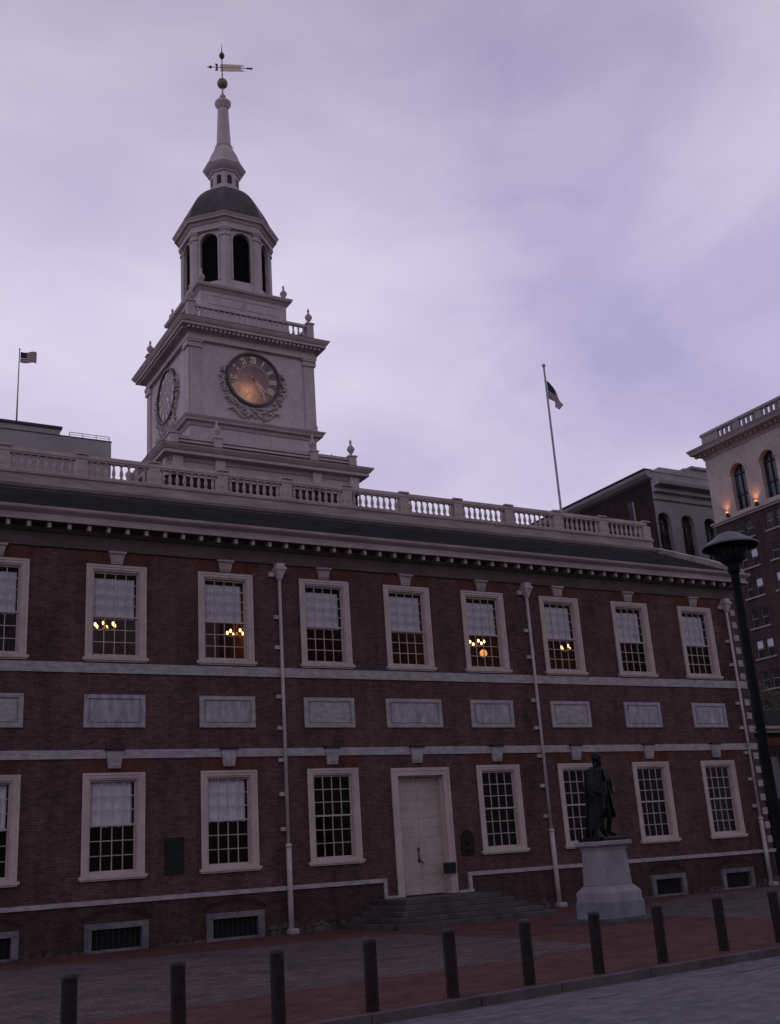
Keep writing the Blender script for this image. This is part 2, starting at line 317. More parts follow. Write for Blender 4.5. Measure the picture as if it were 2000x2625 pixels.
# ------------------------------------------------------------------ the brick hall
HX, HD = 16.27, 13.4
hall = thing('brick_hall', 'long red brick hall with nine bays, cream cornice and roof balustrade', 'hall', (0, 6.7, 0), world=True)
BAY = lambda b: 0.0 if b == 0 else (1 if b > 0 else -1)*(3.238+(abs(b)-1)*3.55)
bays = list(range(-4, 5))
UW, UZ0, UZ1 = 1.85, 8.17, 11.12
GW, GZ0, GZ1 = 1.81, 1.945, 4.85
holes = []
for b in bays:
    holes.append((BAY(b)-UW/2+0.04, BAY(b)+UW/2-0.04, UZ0+0.04, UZ1-0.04))
    if b: holes.append((BAY(b)-GW/2+0.04, BAY(b)+GW/2-0.04, GZ0+0.04, GZ1-0.04))
holes.append((-1.04, 1.12, 0.755, 4.76))
cellars = [(-13.77, 1.81), (-10.22, 1.81), (-6.68, 1.83), (10.44, 1.70), (14.01, 1.70)]
for cx, cw in cellars: holes.append((cx-cw/2+0.05, cx+cw/2-0.05, 0.06, 0.66))
def wall_mesh(z0, z1, hs, x0=-HX, x1=HX, y=0.0, dep=0.35):
    mb = MB()
    hs = [h for h in hs if h[3] > z0 and h[2] < z1 and h[0] > x0 and h[1] < x1]
    xs = sorted({x0, x1, *[h[0] for h in hs], *[h[1] for h in hs]}); zs = sorted({z0, z1, *[max(h[2], z0) for h in hs], *[min(h[3], z1) for h in hs]})
    for i in range(len(xs)-1):
        for j in range(len(zs)-1):
            cx = (xs[i]+xs[i+1])/2; cz = (zs[j]+zs[j+1])/2
            if any(h[0] < cx < h[1] and h[2] < cz < h[3] for h in hs): continue
            mb.quad((xs[i], y, zs[j]), (xs[i+1], y, zs[j]), (xs[i+1], y, zs[j+1]), (xs[i], y, zs[j+1]))
    for a, b_, c, d in hs:
        c2 = max(c, z0); d2 = min(d, z1)
        mb.quad((a, y, c2), (a, y+dep, c2), (a, y+dep, d2), (a, y, d2)); mb.quad((b_, y, c2), (b_, y+dep, c2), (b_, y+dep, d2), (b_, y, d2))
        if d <= z1: mb.quad((a, y, d2), (b_, y, d2), (b_, y+dep, d2), (a, y+dep, d2))
        if c >= z0: mb.quad((a, y, c2), (b_, y, c2), (b_, y+dep, c2), (a, y+dep, c2))
    return mb
WT = 1.30
wall_mesh(WT, 12.1, holes).obj('wall', 'hall_brick', hall)
bw_ = MB()
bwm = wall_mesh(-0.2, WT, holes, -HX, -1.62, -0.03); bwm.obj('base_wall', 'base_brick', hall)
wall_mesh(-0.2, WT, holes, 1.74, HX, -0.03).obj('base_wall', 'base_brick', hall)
wall_mesh(-0.2, WT, [(-1.04, 1.12, 0.755, 4.76)], -1.62, 1.74, 0.0).obj('door_wall', 'hall_brick', hall)
# gable ends and back, roof
RZ0, RZ1, RY = 12.62, 14.74, 3.85
for sx in (-1, 1):
    MB().poly([(sx*HX, 0.003, -0.2), (sx*HX, HD-0.004, -0.2), (sx*HX, HD-0.004, 12.5), (sx*HX, HD-4.2, 14.7), (sx*HX, 4.2, 14.7), (sx*HX, 0.003, 12.5)], (-sx*0.3, 0, 0)).obj('gable_wall', 'hall_brick', hall)
    # raking coping above the roof end
    MB().poly([(sx*16.20, -0.62, 12.60), (sx*16.20, 0.9, 13.35), (sx*16.20, 4.05, 14.80), (sx*16.20, 4.05, 15.08), (sx*16.20, 0.9, 13.62), (sx*16.20, -0.62, 12.80)], (sx*0.42, 0, 0)).obj('rake_coping', 'cream_trim', hall)
MB().box(-HX, HX, HD-0.3, HD, -0.2, 12.5).obj('rear_wall', 'hall_brick', hall)
rf = MB()
rf.poly([(-HX, -0.60, RZ0-0.02), (-HX, RY+0.3, RZ1+0.12), (-HX, HD-RY, RZ1+0.1), (-HX, HD+0.6, RZ0-0.02), (-HX, HD+0.6, RZ0-0.12), (-HX, -0.60, RZ0-0.12)], (2*HX, 0, 0))
n_ = 18
for k in range(1, n_):    # slate courses standing proud of each other
    f0 = k/n_; y0 = -0.60+f0*(RY+0.6); z0 = RZ0+f0*(RZ1-RZ0)
    rf.poly([(-HX+0.02, y0-0.03, z0-0.01), (-HX+0.02, y0-0.03, z0+0.016), (-HX+0.02, y0+0.2, z0+0.096), (-HX+0.02, y0+0.2, z0+0.06)], (2*HX-0.04, 0, 0))
rf.obj('roof', 'slate_roof', hall)
# main cornice with modillions
MB().rect([(0.003, 11.55), (0.07, 11.57), (0.07, 11.63), (0.04, 11.65), (0.04, 12.0), (0.10, 12.02), (0.14, 12.08), (0.14, 12.20), (0.50, 12.22), (0.519, 12.22)], -HX, HX, 0, HD).obj('frieze', 'frieze_shade', hall)
cn = MB().rect([(0.50, 12.225), (0.52, 12.215), (0.56, 12.215), (0.56, 12.29), (0.52, 12.30), (0.50, 12.33), (0.51, 12.44), (0.56, 12.47), (0.62, 12.52), (0.65, 12.55), (0.66, 12.58), (0.66, 12.64), (0.4, 12.64)], -HX, HX, 0, HD)
cor = cn.obj('cornice', 'cream_trim', hall)
mdm = MB().box(-0.055, 0.055, -0.46, -0.10, 12.10, 12.218).lathe([(0.055, 12.03), (0.06, 12.05), (0.06, 12.13), (0.055, 12.15)], 8, 0, -0.44).mesh('modillion', 'cream_trim')
k = -27
while k <= 27:
    link('modillion', mdm, cor, (k*0.595, 0, 0)); k += 1
# deck cornice and balustrade
dk = MB()
dk.rect([(0.0, 14.60), (0.02, 14.78), (0.10, 14.82), (0.16, 14.92), (0.16, 14.98), (0.05, 15.0), (0.0, 15.02), (0.0, 15.30), (0.05, 15.33), (0.05, 15.42), (-0.3, 15.42)], -16.05, 16.05, 3.95, HD-3.95)
dk.obj('roof_deck', 'cream_trim', hall)
bal = MB().box(-15.85, 15.85, 3.96, 4.20, 16.12, 16.26).box(-15.85, 15.85, 3.99, 4.17, 16.06, 16.12).box(-15.85, 15.85, 4.0, 4.16, 15.42, 15.50).obj('balustrade', 'cream_wood', hall)
pdm = MB().box(-0.20, 0.20, 3.93, 4.23, 15.42, 16.06).box(-0.235, 0.235, 3.90, 4.26, 16.262, 16.32).box(-0.225, 0.225, 3.91, 4.25, 15.424, 15.52).box(-0.10, 0.10, 3.915, 3.93, 15.6, 15.95).mesh('pedestal', 'cream_wood')
bprof = [(0.075, 15.50), (0.075, 15.54), (0.040, 15.56), (0.045, 15.60), (0.072, 15.69), (0.070, 15.75), (0.046, 15.86), (0.032, 15.94), (0.038, 15.98), (0.056, 16.0), (0.07, 16.02), (0.07, 16.06)]
bam = MB().lathe(bprof, 10, 0, 4.08).mesh('baluster', 'cream_wood', True)
for k in range(-6, 7): link('pedestal', pdm, bal, (k*2.633, 0, 0))
for k in range(-6, 6):
    for j in range(8):
        if k == -6 and j < 4: continue
        link('baluster', bam, bal, (k*2.633+0.35+(j+0.0)*0.2762, 0, 0))
# belts, water table, quoins
for nm, z0, z1 in (('belt_course', 7.78, 8.08), ('belt_course', 5.27, 5.52)):
    mb = MB(); x = -HX
    while x < HX-0.3:
        x2 = min(x+random.uniform(1.1, 1.9), HX+0.02); mb.box(x, x2-0.005, -0.045-random.uniform(0, 0.004), 0.05, z0, z1); x = x2
    mb.obj(nm, 'marble', hall)
MB().box(-HX, -1.50, -0.09, 0.02, 1.25, 1.375).box(-1.62, -1.50, -0.088, 0.02, 0.83, 1.25).box(-1.62, -1.09, -0.16, 0.02, 0.752, 0.83).obj('water_table', 'marble', hall)
MB().box(1.62, HX+0.05, -0.09, 0.02, 1.25, 1.375).box(1.62, 1.75, -0.088, 0.02, 0.83, 1.25).box(1.17, 1.75, -0.16, 0.02, 0.752, 0.83).obj('water_table', 'marble', hall)
for k in range(19):
    if k == 18: continue
    z = 1.62+k*0.545; L = 0.22 if k % 2 else 0.34
    if 5.1 < z+0.14 and z < 5.6 or 7.6 < z+0.14 and z < 8.1: continue
    MB().box(HX-0.26, HX+0.02, -0.022, 0.3, z, z+0.26).obj('quoin', 'marble', hall)
# windows -----------------------------------------------------------
def window_meshes(W, Z0, Z1, rows_lo, rows_up, zm, suffix):
    """meshes round x=0; all facing -y"""
    h = W/2; ci = h-0.225; zt = Z1-0.19; zb = Z0+0.15
    fr = MB()
    for s in (-1, 1):
        a, b_ = sorted((s*h, s*(ci+0.05))); fr.box(a, b_, -0.05, 0.06, Z0+0.06, Z1)
        a, b_ = sorted((s*(ci+0.05), s*ci)); fr.box(a, b_, -0.015, 0.20, Z0+0.06, Z1-0.14)
        a, b_ = sorted((s*(h-0.07), s*(h+0.012))); fr.box(a, b_, -0.068, -0.0505, Z0+0.06, Z1+0.012)
    fr.box(-ci-0.05, ci+0.05, -0.05, 0.06, Z1-0.14, Z1); fr.box(-ci, ci, -0.015, 0.20, zt, Z1-0.14)
    fr.box(-h+0.07, h-0.07, -0.068, -0.0505, Z1-0.058, Z1+0.012)
    sill = MB().box(-h-0.075, h+0.075, -0.125, 0.2, Z0-0.01, Z0+0.075).box(-h-0.03, h+0.03, -0.085, 0.0, Z0-0.055, Z0-0.01).box(-ci, ci, -0.03, 0.2, Z0+0.075, zb)
    sash = MB(); t = 0.024
    def grid(za, zb_, rows, y0, y1, top, bot):
        sash.box(-ci, -ci+0.045, y0, y1, za, zb_); sash.box(ci-0.045, ci, y0, y1, za, zb_)
        sash.box(-ci+0.045, ci-0.045, y0, y1, za, za+bot); sash.box(-ci+0.045, ci-0.045, y0, y1, zb_-top, zb_)
        zs = [za+bot+(zb_-top-za-bot)*k/rows for k in range(rows+1)]; gx = ci-0.045
        for k in range(1, 4): 
            xx = -gx+2*gx*k/4; sash.box(xx-t/2, xx+t/2, y0+0.004, y1-0.004, za+bot, zb_-top)
        for k in range(1, rows): sash.box(-gx, gx, y0+0.007, y1-0.007, zs[k]-t/2, zs[k]+t/2)
    grid(zm-0.025, zt, rows_up, 0.075, 0.115, 0.05, 0.05)
    grid(zb, zm+0.025, rows_lo, 0.120, 0.160, 0.05, 0.06)
    pane = MB().quad((-ci, 0.095, zm), (ci, 0.095, zm), (ci, 0.095, zt), (-ci, 0.095, zt)).quad((-ci, 0.14, zb), (ci, 0.14, zb), (ci, 0.14, zm), (-ci, 0.14, zm))
    return (fr.mesh('window', 'window_paint'), sill.mesh('sill', 'window_paint'), sash.mesh('sash', 'window_paint'), pane.mesh('pane', 'window_glass')), ci, zt, zb
um, uci, uzt, uzb = window_meshes(UW, UZ0, UZ1, 3, 4, 9.53, 'u')
gm, gci, gzt, gzb = window_meshes(GW, GZ0, GZ1, 3, 3, 3.40, 'g')
def curtain(name, ci, z0, z1, bot, seed):
    rnd = random.Random(seed); mb = MB(); n = 40; m_ = 6; i = 0
    for k in range(m_+1):
        for j in range(n+1):
            xx = -ci-0.02+(2*ci-0.05)*j/n; zz = z0+(z1-z0)*k/m_
            if k == 0 and bot: zz += 0.012*sin(j*0.5+seed)+0.008*sin(j*1.3)
            mb.v.append((xx, 0.24+0.018*sin(j*1.7+seed)+0.01*sin(j*0.61+2*seed+k*0.4), zz))
    for k in range(m_):
        for j in range(n):
            a = k*(n+1)+j; mb.f.append((a, a+1, a+n+2, a+n+1))
    return mb.mesh(name, 'curtain_cloth', True)
wins = {}
for b in bays:
    for (ms, key, cur) in ((um, 'u', True), (gm, 'g', b <= -2)):
        if key == 'g' and b == 0: continue
        wo = link('window', ms[0], hall, (BAY(b), 0, 0)); wins[(key, b)] = wo
        for nm, me in zip(('sill', 'sash', 'pane'), ms[1:]): link(nm, me, wo)
        if cur:
            if key == 'u': cm = curtain('curtain', uci, 9.50+0.03*sin(b*2.3), 10.80-0.05*abs(sin(b*1.7)), False, b+11)
            else: cm = curtain('curtain', gci, 3.36, 4.62, True, b+31)
            link('curtain', cm, wo)
    # flat arch and keystones
    for zb_, zt_ in ((UZ1+0.014, 11.545),) + (((GZ1+0.014, 5.265),) if b else ()):
        k = 0.52 if b else 0.5
        MB().poly([(BAY(b)-0.97, -0.004, zb_), (BAY(b)+0.97, -0.004, zb_), (BAY(b)+1.20, -0.004, zt_), (BAY(b)-1.20, -0.004, zt_)], (0, 0.05, 0)).obj('flat_arch', 'arch_brick', hall)
def keystone(cx, z0, z1, wt, wb, y, dark):
    mb = MB().poly([(cx-wb/2, y, z0), (cx+wb/2, y, z0), (cx+wt/2, y-0.04, z1-0.07), (cx-wt/2, y-0.04, z1-0.07)], (0, 0.2, 0))
    for s in (-0.25, 0.0, 0.25): mb.box(cx+s*wb-0.03, cx+s*wb+0.03, y-0.035, y+0.1, z0+0.06, z1-0.13)
    o = mb.obj('keystone', 'marble' if dark else 'cream_trim', hall, bev=0.012)
    MB().box(cx-wt/2-0.03, cx+wt/2+0.03, y-0.085, y+0.15, z1-0.068, z1).obj('cap', 'black_iron' if dark else 'cream_trim', o)
for b in bays:
    keystone(BAY(b), 11.16, 11.56, 0.50, 0.34, -0.06, False)
    keystone(BAY(b)-(0.04 if b == 0 else 0), 4.98, 5.56, 0.50, 0.36, -0.09, True)
# marble panels
for b in bays:
    wd = 2.22 if b == 0 else 1.84
    c = BAY(b); z0, z1 = 6.17, 7.14
    mat = 'marble_dull' if b in (-3, 3) else 'marble'
    mb = MB().box(c-wd/2, c+wd/2, -0.05, 0.02, z1-0.12, z1).box(c-wd/2, c+wd/2, -0.05, 0.02, z0, z0+0.12).box(c-wd/2, c-wd/2+0.13, -0.05, 0.02, z0+0.12, z1-0.12).box(c+wd/2-0.13, c+wd/2, -0.05, 0.02, z0+0.12, z1-0.12)
    o = mb.obj('marble_panel', mat, hall)
    MB().box(c-wd/2+0.12, c+wd/2-0.12, -0.004, 0.02, z0+0.11, z1-0.11).box(c-wd/2+0.20, c+wd/2-0.20, -0.035, -0.0045, z0+0.165, z1-0.165).obj('tablet', 'marble_dull' if (b+4) % 3 else 'marble', o)
# cellar windows
for cx, cw in cellars:
    mb = MB().box(cx-cw/2, cx+cw/2, -0.12, 0.1, 0.60, 0.76).box(cx-cw/2, cx-cw/2+0.2, -0.12, 0.1, -0.05, 0.6).box(cx+cw/2-0.2, cx+cw/2, -0.12, 0.1, -0.05, 0.6).box(cx-cw/2+0.2, cx+cw/2-0.2, -0.10, 0.1, -0.05, 0.07)
    o = mb.obj('cellar_window', 'cellar_stone', hall, bev=0.01)
    MB().box(cx-cw/2+0.19, cx+cw/2-0.19, 0.06, 0.09, 0.06, 0.61).obj('pane', 'dark_room', o)
    gr = MB()
    for k in range(1, 9): gr.box(cx-cw/2+0.2+(cw-0.4)*k/9-0.012, cx-cw/2+0.2+(cw-0.4)*k/9+0.012, -0.03, -0.006, 0.07, 0.6)
    gr.obj('grille', 'black_iron', o)
    ar = MB(); n = 12; pts = []
    for k in range(n+1):
        a = -1+2*k/n; pts.append((cx+a*(cw/2+0.05), -0.036, 0.79+0.24*(1-a*a)))
    for k in range(n, -1, -1):
        a = -1+2*k/n; pts.append((cx+a*(cw/2+0.1), -0.036, 0.90+0.27*(1-a*a)))
    for k in range(n): ar.poly([pts[k], pts[k+1], pts[2*n-k], pts[2*n+1-k]], (0, 0.05, 0))
    ar.obj('brick_arch', 'dark_brick', hall)
# rubble foundation peeping out of the ground
rs = MB(); rnd = random.Random(5)
def rubble(x0, x1, hmax):
    for row in range(2):
        x = x0+rnd.uniform(0, 0.2)
        while x < x1:
            ww = rnd.uniform(0.16, 0.5); hh = hmax*(0.55 if row == 0 else 1)*rnd.uniform(0.75, 1.1)
            if row == 1 and rnd.random() < 0.35: x += ww; continue
            yy = -0.05-rnd.uniform(0.0, 0.04)-(0.05 if row == 0 else 0); zb_ = -0.05 if row == 0 else hmax*0.5
            q = [(x, zb_), (x+ww*0.5, zb_-rnd.uniform(0, .02)), (x+ww, zb_), (x+ww-rnd.uniform(0, .05), zb_+(hh-zb_)*0.6), (x+ww*rnd.uniform(.6, .8), hh), (x+ww*rnd.uniform(.2, .4), hh*rnd.uniform(.85, 1)), (x+rnd.uniform(-.01, .05), zb_+(hh-zb_)*0.55)]
            rs.poly([(u, yy, z) for u, z in q], (0, 0.2, 0)); x += ww*rnd.uniform(0.9, 1.02)
for seg in ((-16, -11.2, 0.12), (-9.2, -7.65, 0.20), (-5.7, -4.0, 0.34), (-4.0, -3.3, 0.42), (2.5, 5.0, 0.30), (5.4, 9.5, 0.15), (11.4, 13.1, 0.2), (14.9, 16.2, 0.3)):
    rs = MB(); rubble(*seg); rs.obj('foundation_stone', 'rubble_stone', hall, bev=0.02)
# downspouts
for x in (-4.93, 5.21, 15.66):
    y = -0.15
    mb = MB().tube((x, y, 2.55), (x, y, 11.3), 0.055, n=10).tube((x, y, 0.12), (x, y, 2.55), 0.085, n=10).tube((x, y, 2.5), (x, y, 2.6), 0.10, n=10)
    ds = mb.obj('downspout', 'zinc_pipe', hall, smooth=True)
    MB().rings([[(x+sx*s, y-0.02+sy*s, z) for sx, sy in ((-1, -1), (1, -1), (1, 1), (-1, 1))] for s, z in ((0.06, 11.0), (0.09, 11.1), (0.15, 11.28), (0.19, 11.34), (0.19, 11.42), (0.14, 11.44), (0.14, 11.55))]).obj('leader_head', 'zinc_pipe', ds)
    MB().box(x-0.34, x-0.16, -0.10, 0.02, 11.12, 11.28).box(x-0.16, x+0.2, -0.06, -0.01, 11.17, 11.23).obj('wall_anchor', 'zinc_pipe', ds)
    for z in (3.05, 4.1, 5.15, 6.15, 7.15, 8.75, 9.75):
        MB().box(x-0.19, x+0.09, -0.09, 0.0, z-0.06, z+0.06).obj('bracket', 'zinc_pipe', ds)
    MB().box(x-0.16, x+0.16, -0.42, -0.12, -0.02, 0.16).obj('splash_block', 'marble', ds, bev=0.05)
# interiors seen through the panes
MB().box(-16.0, 16.0, 5.5, 5.6, 7.2, 11.6).box(-16, 16, 0.36, 5.5, 7.1, 7.2).box(-4.95, -4.8, 0.36, 5.5, 7.2, 11.6).obj('interior_wall', 'interior_wood', hall)
MB().box(-16.0, -4.96, 5.38, 5.48, 7.21, 11.59).box(-16, -4.96, 0.37, 5.38, 7.202, 7.26).obj('interior_panelling', 'interior_wall', hall)
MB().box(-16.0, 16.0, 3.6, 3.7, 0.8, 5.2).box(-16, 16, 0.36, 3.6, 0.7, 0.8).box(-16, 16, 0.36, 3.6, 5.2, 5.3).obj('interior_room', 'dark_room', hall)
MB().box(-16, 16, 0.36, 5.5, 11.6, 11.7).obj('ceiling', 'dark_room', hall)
# door
dr = MB()
for a, b_ in ((-1.09, -0.85), (0.93, 1.17)): dr.box(a, b_, -0.06, 0.10, 0.76, 4.81)
dr.box(-0.85, 0.93, -0.06, 0.10, 4.57, 4.81).box(-1.10, 1.18, -0.078, -0.0605, 4.72, 4.825).box(-1.10, -1.02, -0.078, -0.0605, 0.76, 4.72).box(1.10, 1.18, -0.078, -0.0605, 0.76, 4.72)
dr.box(-0.85, -0.80, 0.10, 0.40, 0.76, 4.57).box(0.88, 0.93, 0.10, 0.40, 0.76, 4.57).box(-0.85, 0.93, 0.10, 0.40, 4.53, 4.57)
door = dr.obj('door', 'window_paint', hall)
for s, a, b_ in ((0, -0.80, 0.036), (1, 0.044, 0.88)):
    lf = MB(); z = 0.79; rnd = random.Random(4)
    while z < 4.5:
        z2 = min(z+0.30, 4.53); lf.box(a, b_, 0.305-rnd.uniform(0, 0.008), 0.36, z+0.006, z2); z = z2
    lf.box(a+0.01, b_-0.01, 0.325, 0.358, 0.78, 4.53)
    lf.obj('door_leaf', 'door_paint', door)
MB().box(-0.07, -0.01, 0.27, 0.30, 2.12, 2.26).tube((-0.04, 0.285, 2.1), (-0.04, 0.285, 1.92), 0.018).box(-0.075, -0.005, 0.265, 0.30, 1.80, 1.93).tube((-0.04, 0.26, 1.86), (0.12, 0.25, 1.75), 0.018).obj('door_handle', 'black_iron', door)
# steps
stp = thing('stone_steps', 'grey stone steps rising from three sides to the cream door', 'steps', (0.05, 0, 0), world=True)
for k in range(5):
    ins = 0.37*k; rnd = random.Random(k)
    MB().box(-3.22+0.29*k, 2.38-0.25*k, -3.72+ins, -0.13, -0.02 if k == 0 else 0.15*k+0.002, 0.15*(k+1)).obj('step', 'step_stone', stp, bev=0.015)

# wall-hung things
pq = MB().box(-8.81, -8.24, -0.05, 0.0, 1.94, 2.96).box(-8.77, -8.28, -0.058, -0.05, 1.98, 2.92)
for k in range(9): pq.box(-8.70, -8.35-0.04*(k % 3), -0.063, -0.058, 2.75-k*0.078, 2.78-k*0.078)
tag(pq.obj('bronze_plaque', 'plaque_green'), 'tall dark green metal plaque on the brick between two ground floor windows', 'plaque')
ov = MB(); pts = [(1.47, -0.05, 1.92), (1.98, -0.05, 1.92), (1.98, -0.05, 2.42)]+[(1.725+0.255*cos(a*pi/10), -0.05, 2.44+0.29*sin(a*pi/10)) for a in range(11)]
ov.poly(pts, (0, 0.05, 0)); ov.ball((1.725, -0.05, 2.40), 0.13, 10, 6, (1, 0.35, 1.2)); ov.ball((1.725, -0.05, 2.12), 0.16, 10, 6, (1.2, 0.3, 0.8))
tag(ov.obj('relief_plaque', 'bollard_paint'), 'small round-topped dark relief plaque on the brick beside the door', 'plaque')
sg = thing('notice_board', 'small black notice board mounted low on the right door casing', 'sign', (0.85, -0.2, 1.55), world=True)
MB().box(0.61, 1.09, -0.19, -0.13, 1.37, 1.73).box(0.82, 0.88, -0.13, -0.06, 1.5, 1.6).obj('board', 'black_iron', sg, bev=0.01)
MB().box(0.66, 1.04, -0.194, -0.1905, 1.42, 1.68).obj('notice', 'lamp_glass', sg)

# chandeliers inside the upper rooms
def chandelier(x, y, z, label, bowl=False, n=6, R=0.33, ph=0.2):
    c = thing('chandelier', label, 'chandelier', (x, y, z), ph, 'chandeliers behind the upper windows')
    mb = MB().tube((0, 0, -0.12), (0, 0, 11.55-z), 0.014, n=6).lathe([(0.02, -0.2), (0.06, -0.15), (0.07, -0.08), (0.03, 0)], 10)
    for k in range(n):
        a = 2*pi*k/n; p = [Vector((cos(a)*r_, sin(a)*r_, zz)) for r_, zz in ((0.04, -0.1), (0.16, -0.16), (0.28, -0.13), (R, -0.06))]
        for i in range(3): mb.tube(p[i], p[i+1], 0.010, n=5)
    mb.obj('frame', 'brass', c, smooth=True)
    bm_ = MB().ball((0, 0, 0), 0.05, 8, 6, (0.8, 0.8, 1.25)).mesh('bulb', 'bulb_light', True)
    for k in range(n):
        a = 2*pi*k/n; link('bulb', bm_, c, (cos(a)*R, sin(a)*R, 0))
    if bowl: MB().ball((0, 0, 0), 0.15, 10, 8).obj('glass_bowl', 'bowl_light', c, (0.32*cos(-ph), 0.32*sin(-ph), -0.42), smooth=True)
    l = bpy.data.lights.new('chandelier_light', 'POINT'); l.energy = 6.5; l.color = (1, 0.62, 0.32); l.shadow_soft_size = 0.3
    lo = bpy.data.objects.new('chandelier_light', l); COL.objects.link(lo); lo.parent = c; lo.location = (0, 0, 0.28)
    return c
chandelier(-10.0, 2.5, 9.82, 'lit chandelier with a wide cluster of bulbs in the second upper window', ph=0.1)
chandelier(-5.42, 2.5, 9.78, 'lit chandelier showing three bulbs in the upper window left of the first downpipe', ph=0.5)
chandelier(4.53, 2.5, 9.80, 'lit chandelier with a glowing bowl below in the upper window right of the door', True, ph=0.25)
chandelier(9.12, 2.5, 9.78, 'lit chandelier showing two bulbs in the upper window above the statue', ph=0.8)
wl = thing('pendant_lamp', 'small lit pendant lamp inside the ground floor window beside the statue', 'lamp', (8.62, 1.8, 3.62))
MB().tube((0, 0, 0.05), (0, 0, 1.5), 0.008).lathe([(0.05, 0.0), (0.03, 0.06), (0.012, 0.08)], 8).obj('cord', 'black_iron', wl)
MB().ball((0, 0, -0.02), 0.04, 8, 6).obj('bulb', 'bulb_light', wl, smooth=True)

# ------------------------------------------------------------------ clock tower
TY = 16.43
tw = thing('clock_tower', 'tall pale wooden clock tower with octagonal belfry and spire behind the hall roof', 'tower', (0, TY, 0), world=True)
def sq(prof, name, mat, parent=tw, cy=TY, cx=0): return MB().square(prof, cx, cy).obj(name, mat, parent)
sq([(4.70, 0), (4.70, 18.9)], 'tower_base', 'dark_brick')
lowc = sq([(4.702, 18.9), (4.74, 18.92), (4.74, 19.6), (4.80, 19.64), (4.84, 19.78), (5.14, 19.84), (5.16, 19.84), (5.16, 19.98), (5.22, 20.02), (5.34, 20.16), (5.36, 20.22), (3.0, 20.26)], 'low_cornice', 'tower_trim')
MB().square([(5.37, 20.222), (5.38, 20.235), (3.2, 20.30)], 0, TY).obj('flashing', 'dome_lead', lowc)
for sx in (-1, 1):
    for xx in (2.45, 4.45): MB().box(sx*xx-0.24, sx*xx+0.24, TY-4.95, TY-4.7, 18.9, 19.78).obj('bracket', 'tower_trim', lowc)
for yy in (-4.45, -2.45, 2.45, 4.45): MB().box(-4.95, -4.7, TY+yy-0.24, TY+yy+0.24, 18.9, 19.78).obj('bracket', 'tower_trim', lowc)
sq([(3.30, 20.2), (3.30, 22.1)], 'lower_stage', 'tower_paint')
mid = sq([(3.302, 22.08), (3.36, 22.12), (3.40, 22.26), (3.56, 22.30), (3.58, 22.38), (3.66, 22.48), (3.68, 22.54), (3.2, 22.58)], 'mid_cornice', 'tower_trim')
urn_prof = [(0.10, 0), (0.10, 0.05), (0.05, 0.09), (0.05, 0.14), (0.13, 0.24), (0.19, 0.36), (0.19, 0.42), (0.15, 0.45), (0.17, 0.48), (0.10, 0.55), (0.06, 0.62), (0.045, 0.70), (0.07, 0.76), (0.05, 0.84), (0.01, 0.92)]
urn_me = MB().lathe(urn_prof, 12).mesh('urn', 'tower_trim', True)
def rail(name, half, z0, z1, zlow, pos, pw, balusters=None):
    mb = MB()
    for (a, b_) in ((-half, half),):
        for y in (TY-half, TY+half):
            mb.box(a, b_, y-0.09, y+0.09, z1-0.14, z1); mb.box(a, b_, y-0.07, y+0.07, zlow, zlow+0.10)
        for x in (-half, half):
            mb.box(x-0.088, x+0.088, TY-half+0.091, TY+half-0.091, z1-0.142, z1-0.002); mb.box(x-0.068, x+0.068, TY-half+0.071, TY+half-0.071, zlow+0.002, zlow+0.098)
    o = mb.obj(name, 'tower_trim', tw)
    pm = MB().box(-pw/2, pw/2, -pw/2, pw/2, z0, z1+0.03).box(-pw/2-0.05, pw/2+0.05, -pw/2-0.05, pw/2+0.05, z1+0.031, z1+0.10).mesh('pedestal', 'tower_trim')
    for x, y in pos:
        p = link('pedestal', pm, o, (x, TY+y, 0)); 
    return o
h4 = 4.55
pos = [(sx*a, -h4) for sx in (-1, 1) for a in (2.45, h4)]+[(-h4, b_) for b_ in (-2.45, 2.45, h4)]+[(h4, b_) for b_ in (-2.45, 2.45, h4)]
low_rail = rail('deck_rail', h4, 20.2, 20.92, 20.62, pos, 0.38)
for x, y in pos: link('urn', urn_me, low_rail, (x, TY+y, 21.02))
# clock stage
csm = MB(); f_, zz0, zz1 = 3.28, 22.5, 26.9
for (xa, ya), (xb, yb) in (((f_, -f_), (f_, f_)), ((f_, f_), (-f_, f_)), ((-f_, f_), (-f_, -f_))):
    csm.quad((xa, TY+ya, zz0), (xb, TY+yb, zz0), (xb, TY+yb, zz1), (xa, TY+ya, zz1))
nn = 48      # front wall with a round opening behind the dial
def edge(a):
    c, s_ = cos(a), sin(a); cz = 24.95
    tx = (f_-(-0.03)*(1 if c > 0 else -1))/abs(c) if abs(c) > 1e-6 else 1e9
    tz = ((zz1-cz) if s_ > 0 else (cz-zz0))/abs(s_) if abs(s_) > 1e-6 else 1e9
    k_ = min(tx, tz); return (-0.03+k_*c, TY-f_, cz+k_*s_)
angs = sorted([2*pi*i/nn for i in range(nn)]+[math.atan2(z-24.95, x+0.03) % (2*pi) for x in (-f_, f_) for z in (zz0, zz1)])
for i in range(len(angs)):
    a1, a2 = angs[i], angs[(i+1) % len(angs)]
    q1 = (-0.03+1.31*cos(a1), TY-f_, 24.95+1.31*sin(a1)); q2 = (-0.03+1.31*cos(a2), TY-f_, 24.95+1.31*sin(a2))
    csm.quad(q1, edge(a1), edge(a2), q2)
MB().box(-1.9, 1.9, TY-2.2, TY-2.1, 23.2, 26.7).box(-1.9, 1.9, TY-3.25, TY-2.2, 26.6, 26.7).box(-1.9, 1.9, TY-3.25, TY-2.2, 23.2, 23.3).box(-1.9, -1.8, TY-3.25, TY-2.2, 23.3, 26.6).box(1.8, 1.9, TY-3.25, TY-2.2, 23.3, 26.6).obj('added_light_baffle', 'dark_room', tw)  # unseen baffle added to stop the dial light bouncing inside the tower
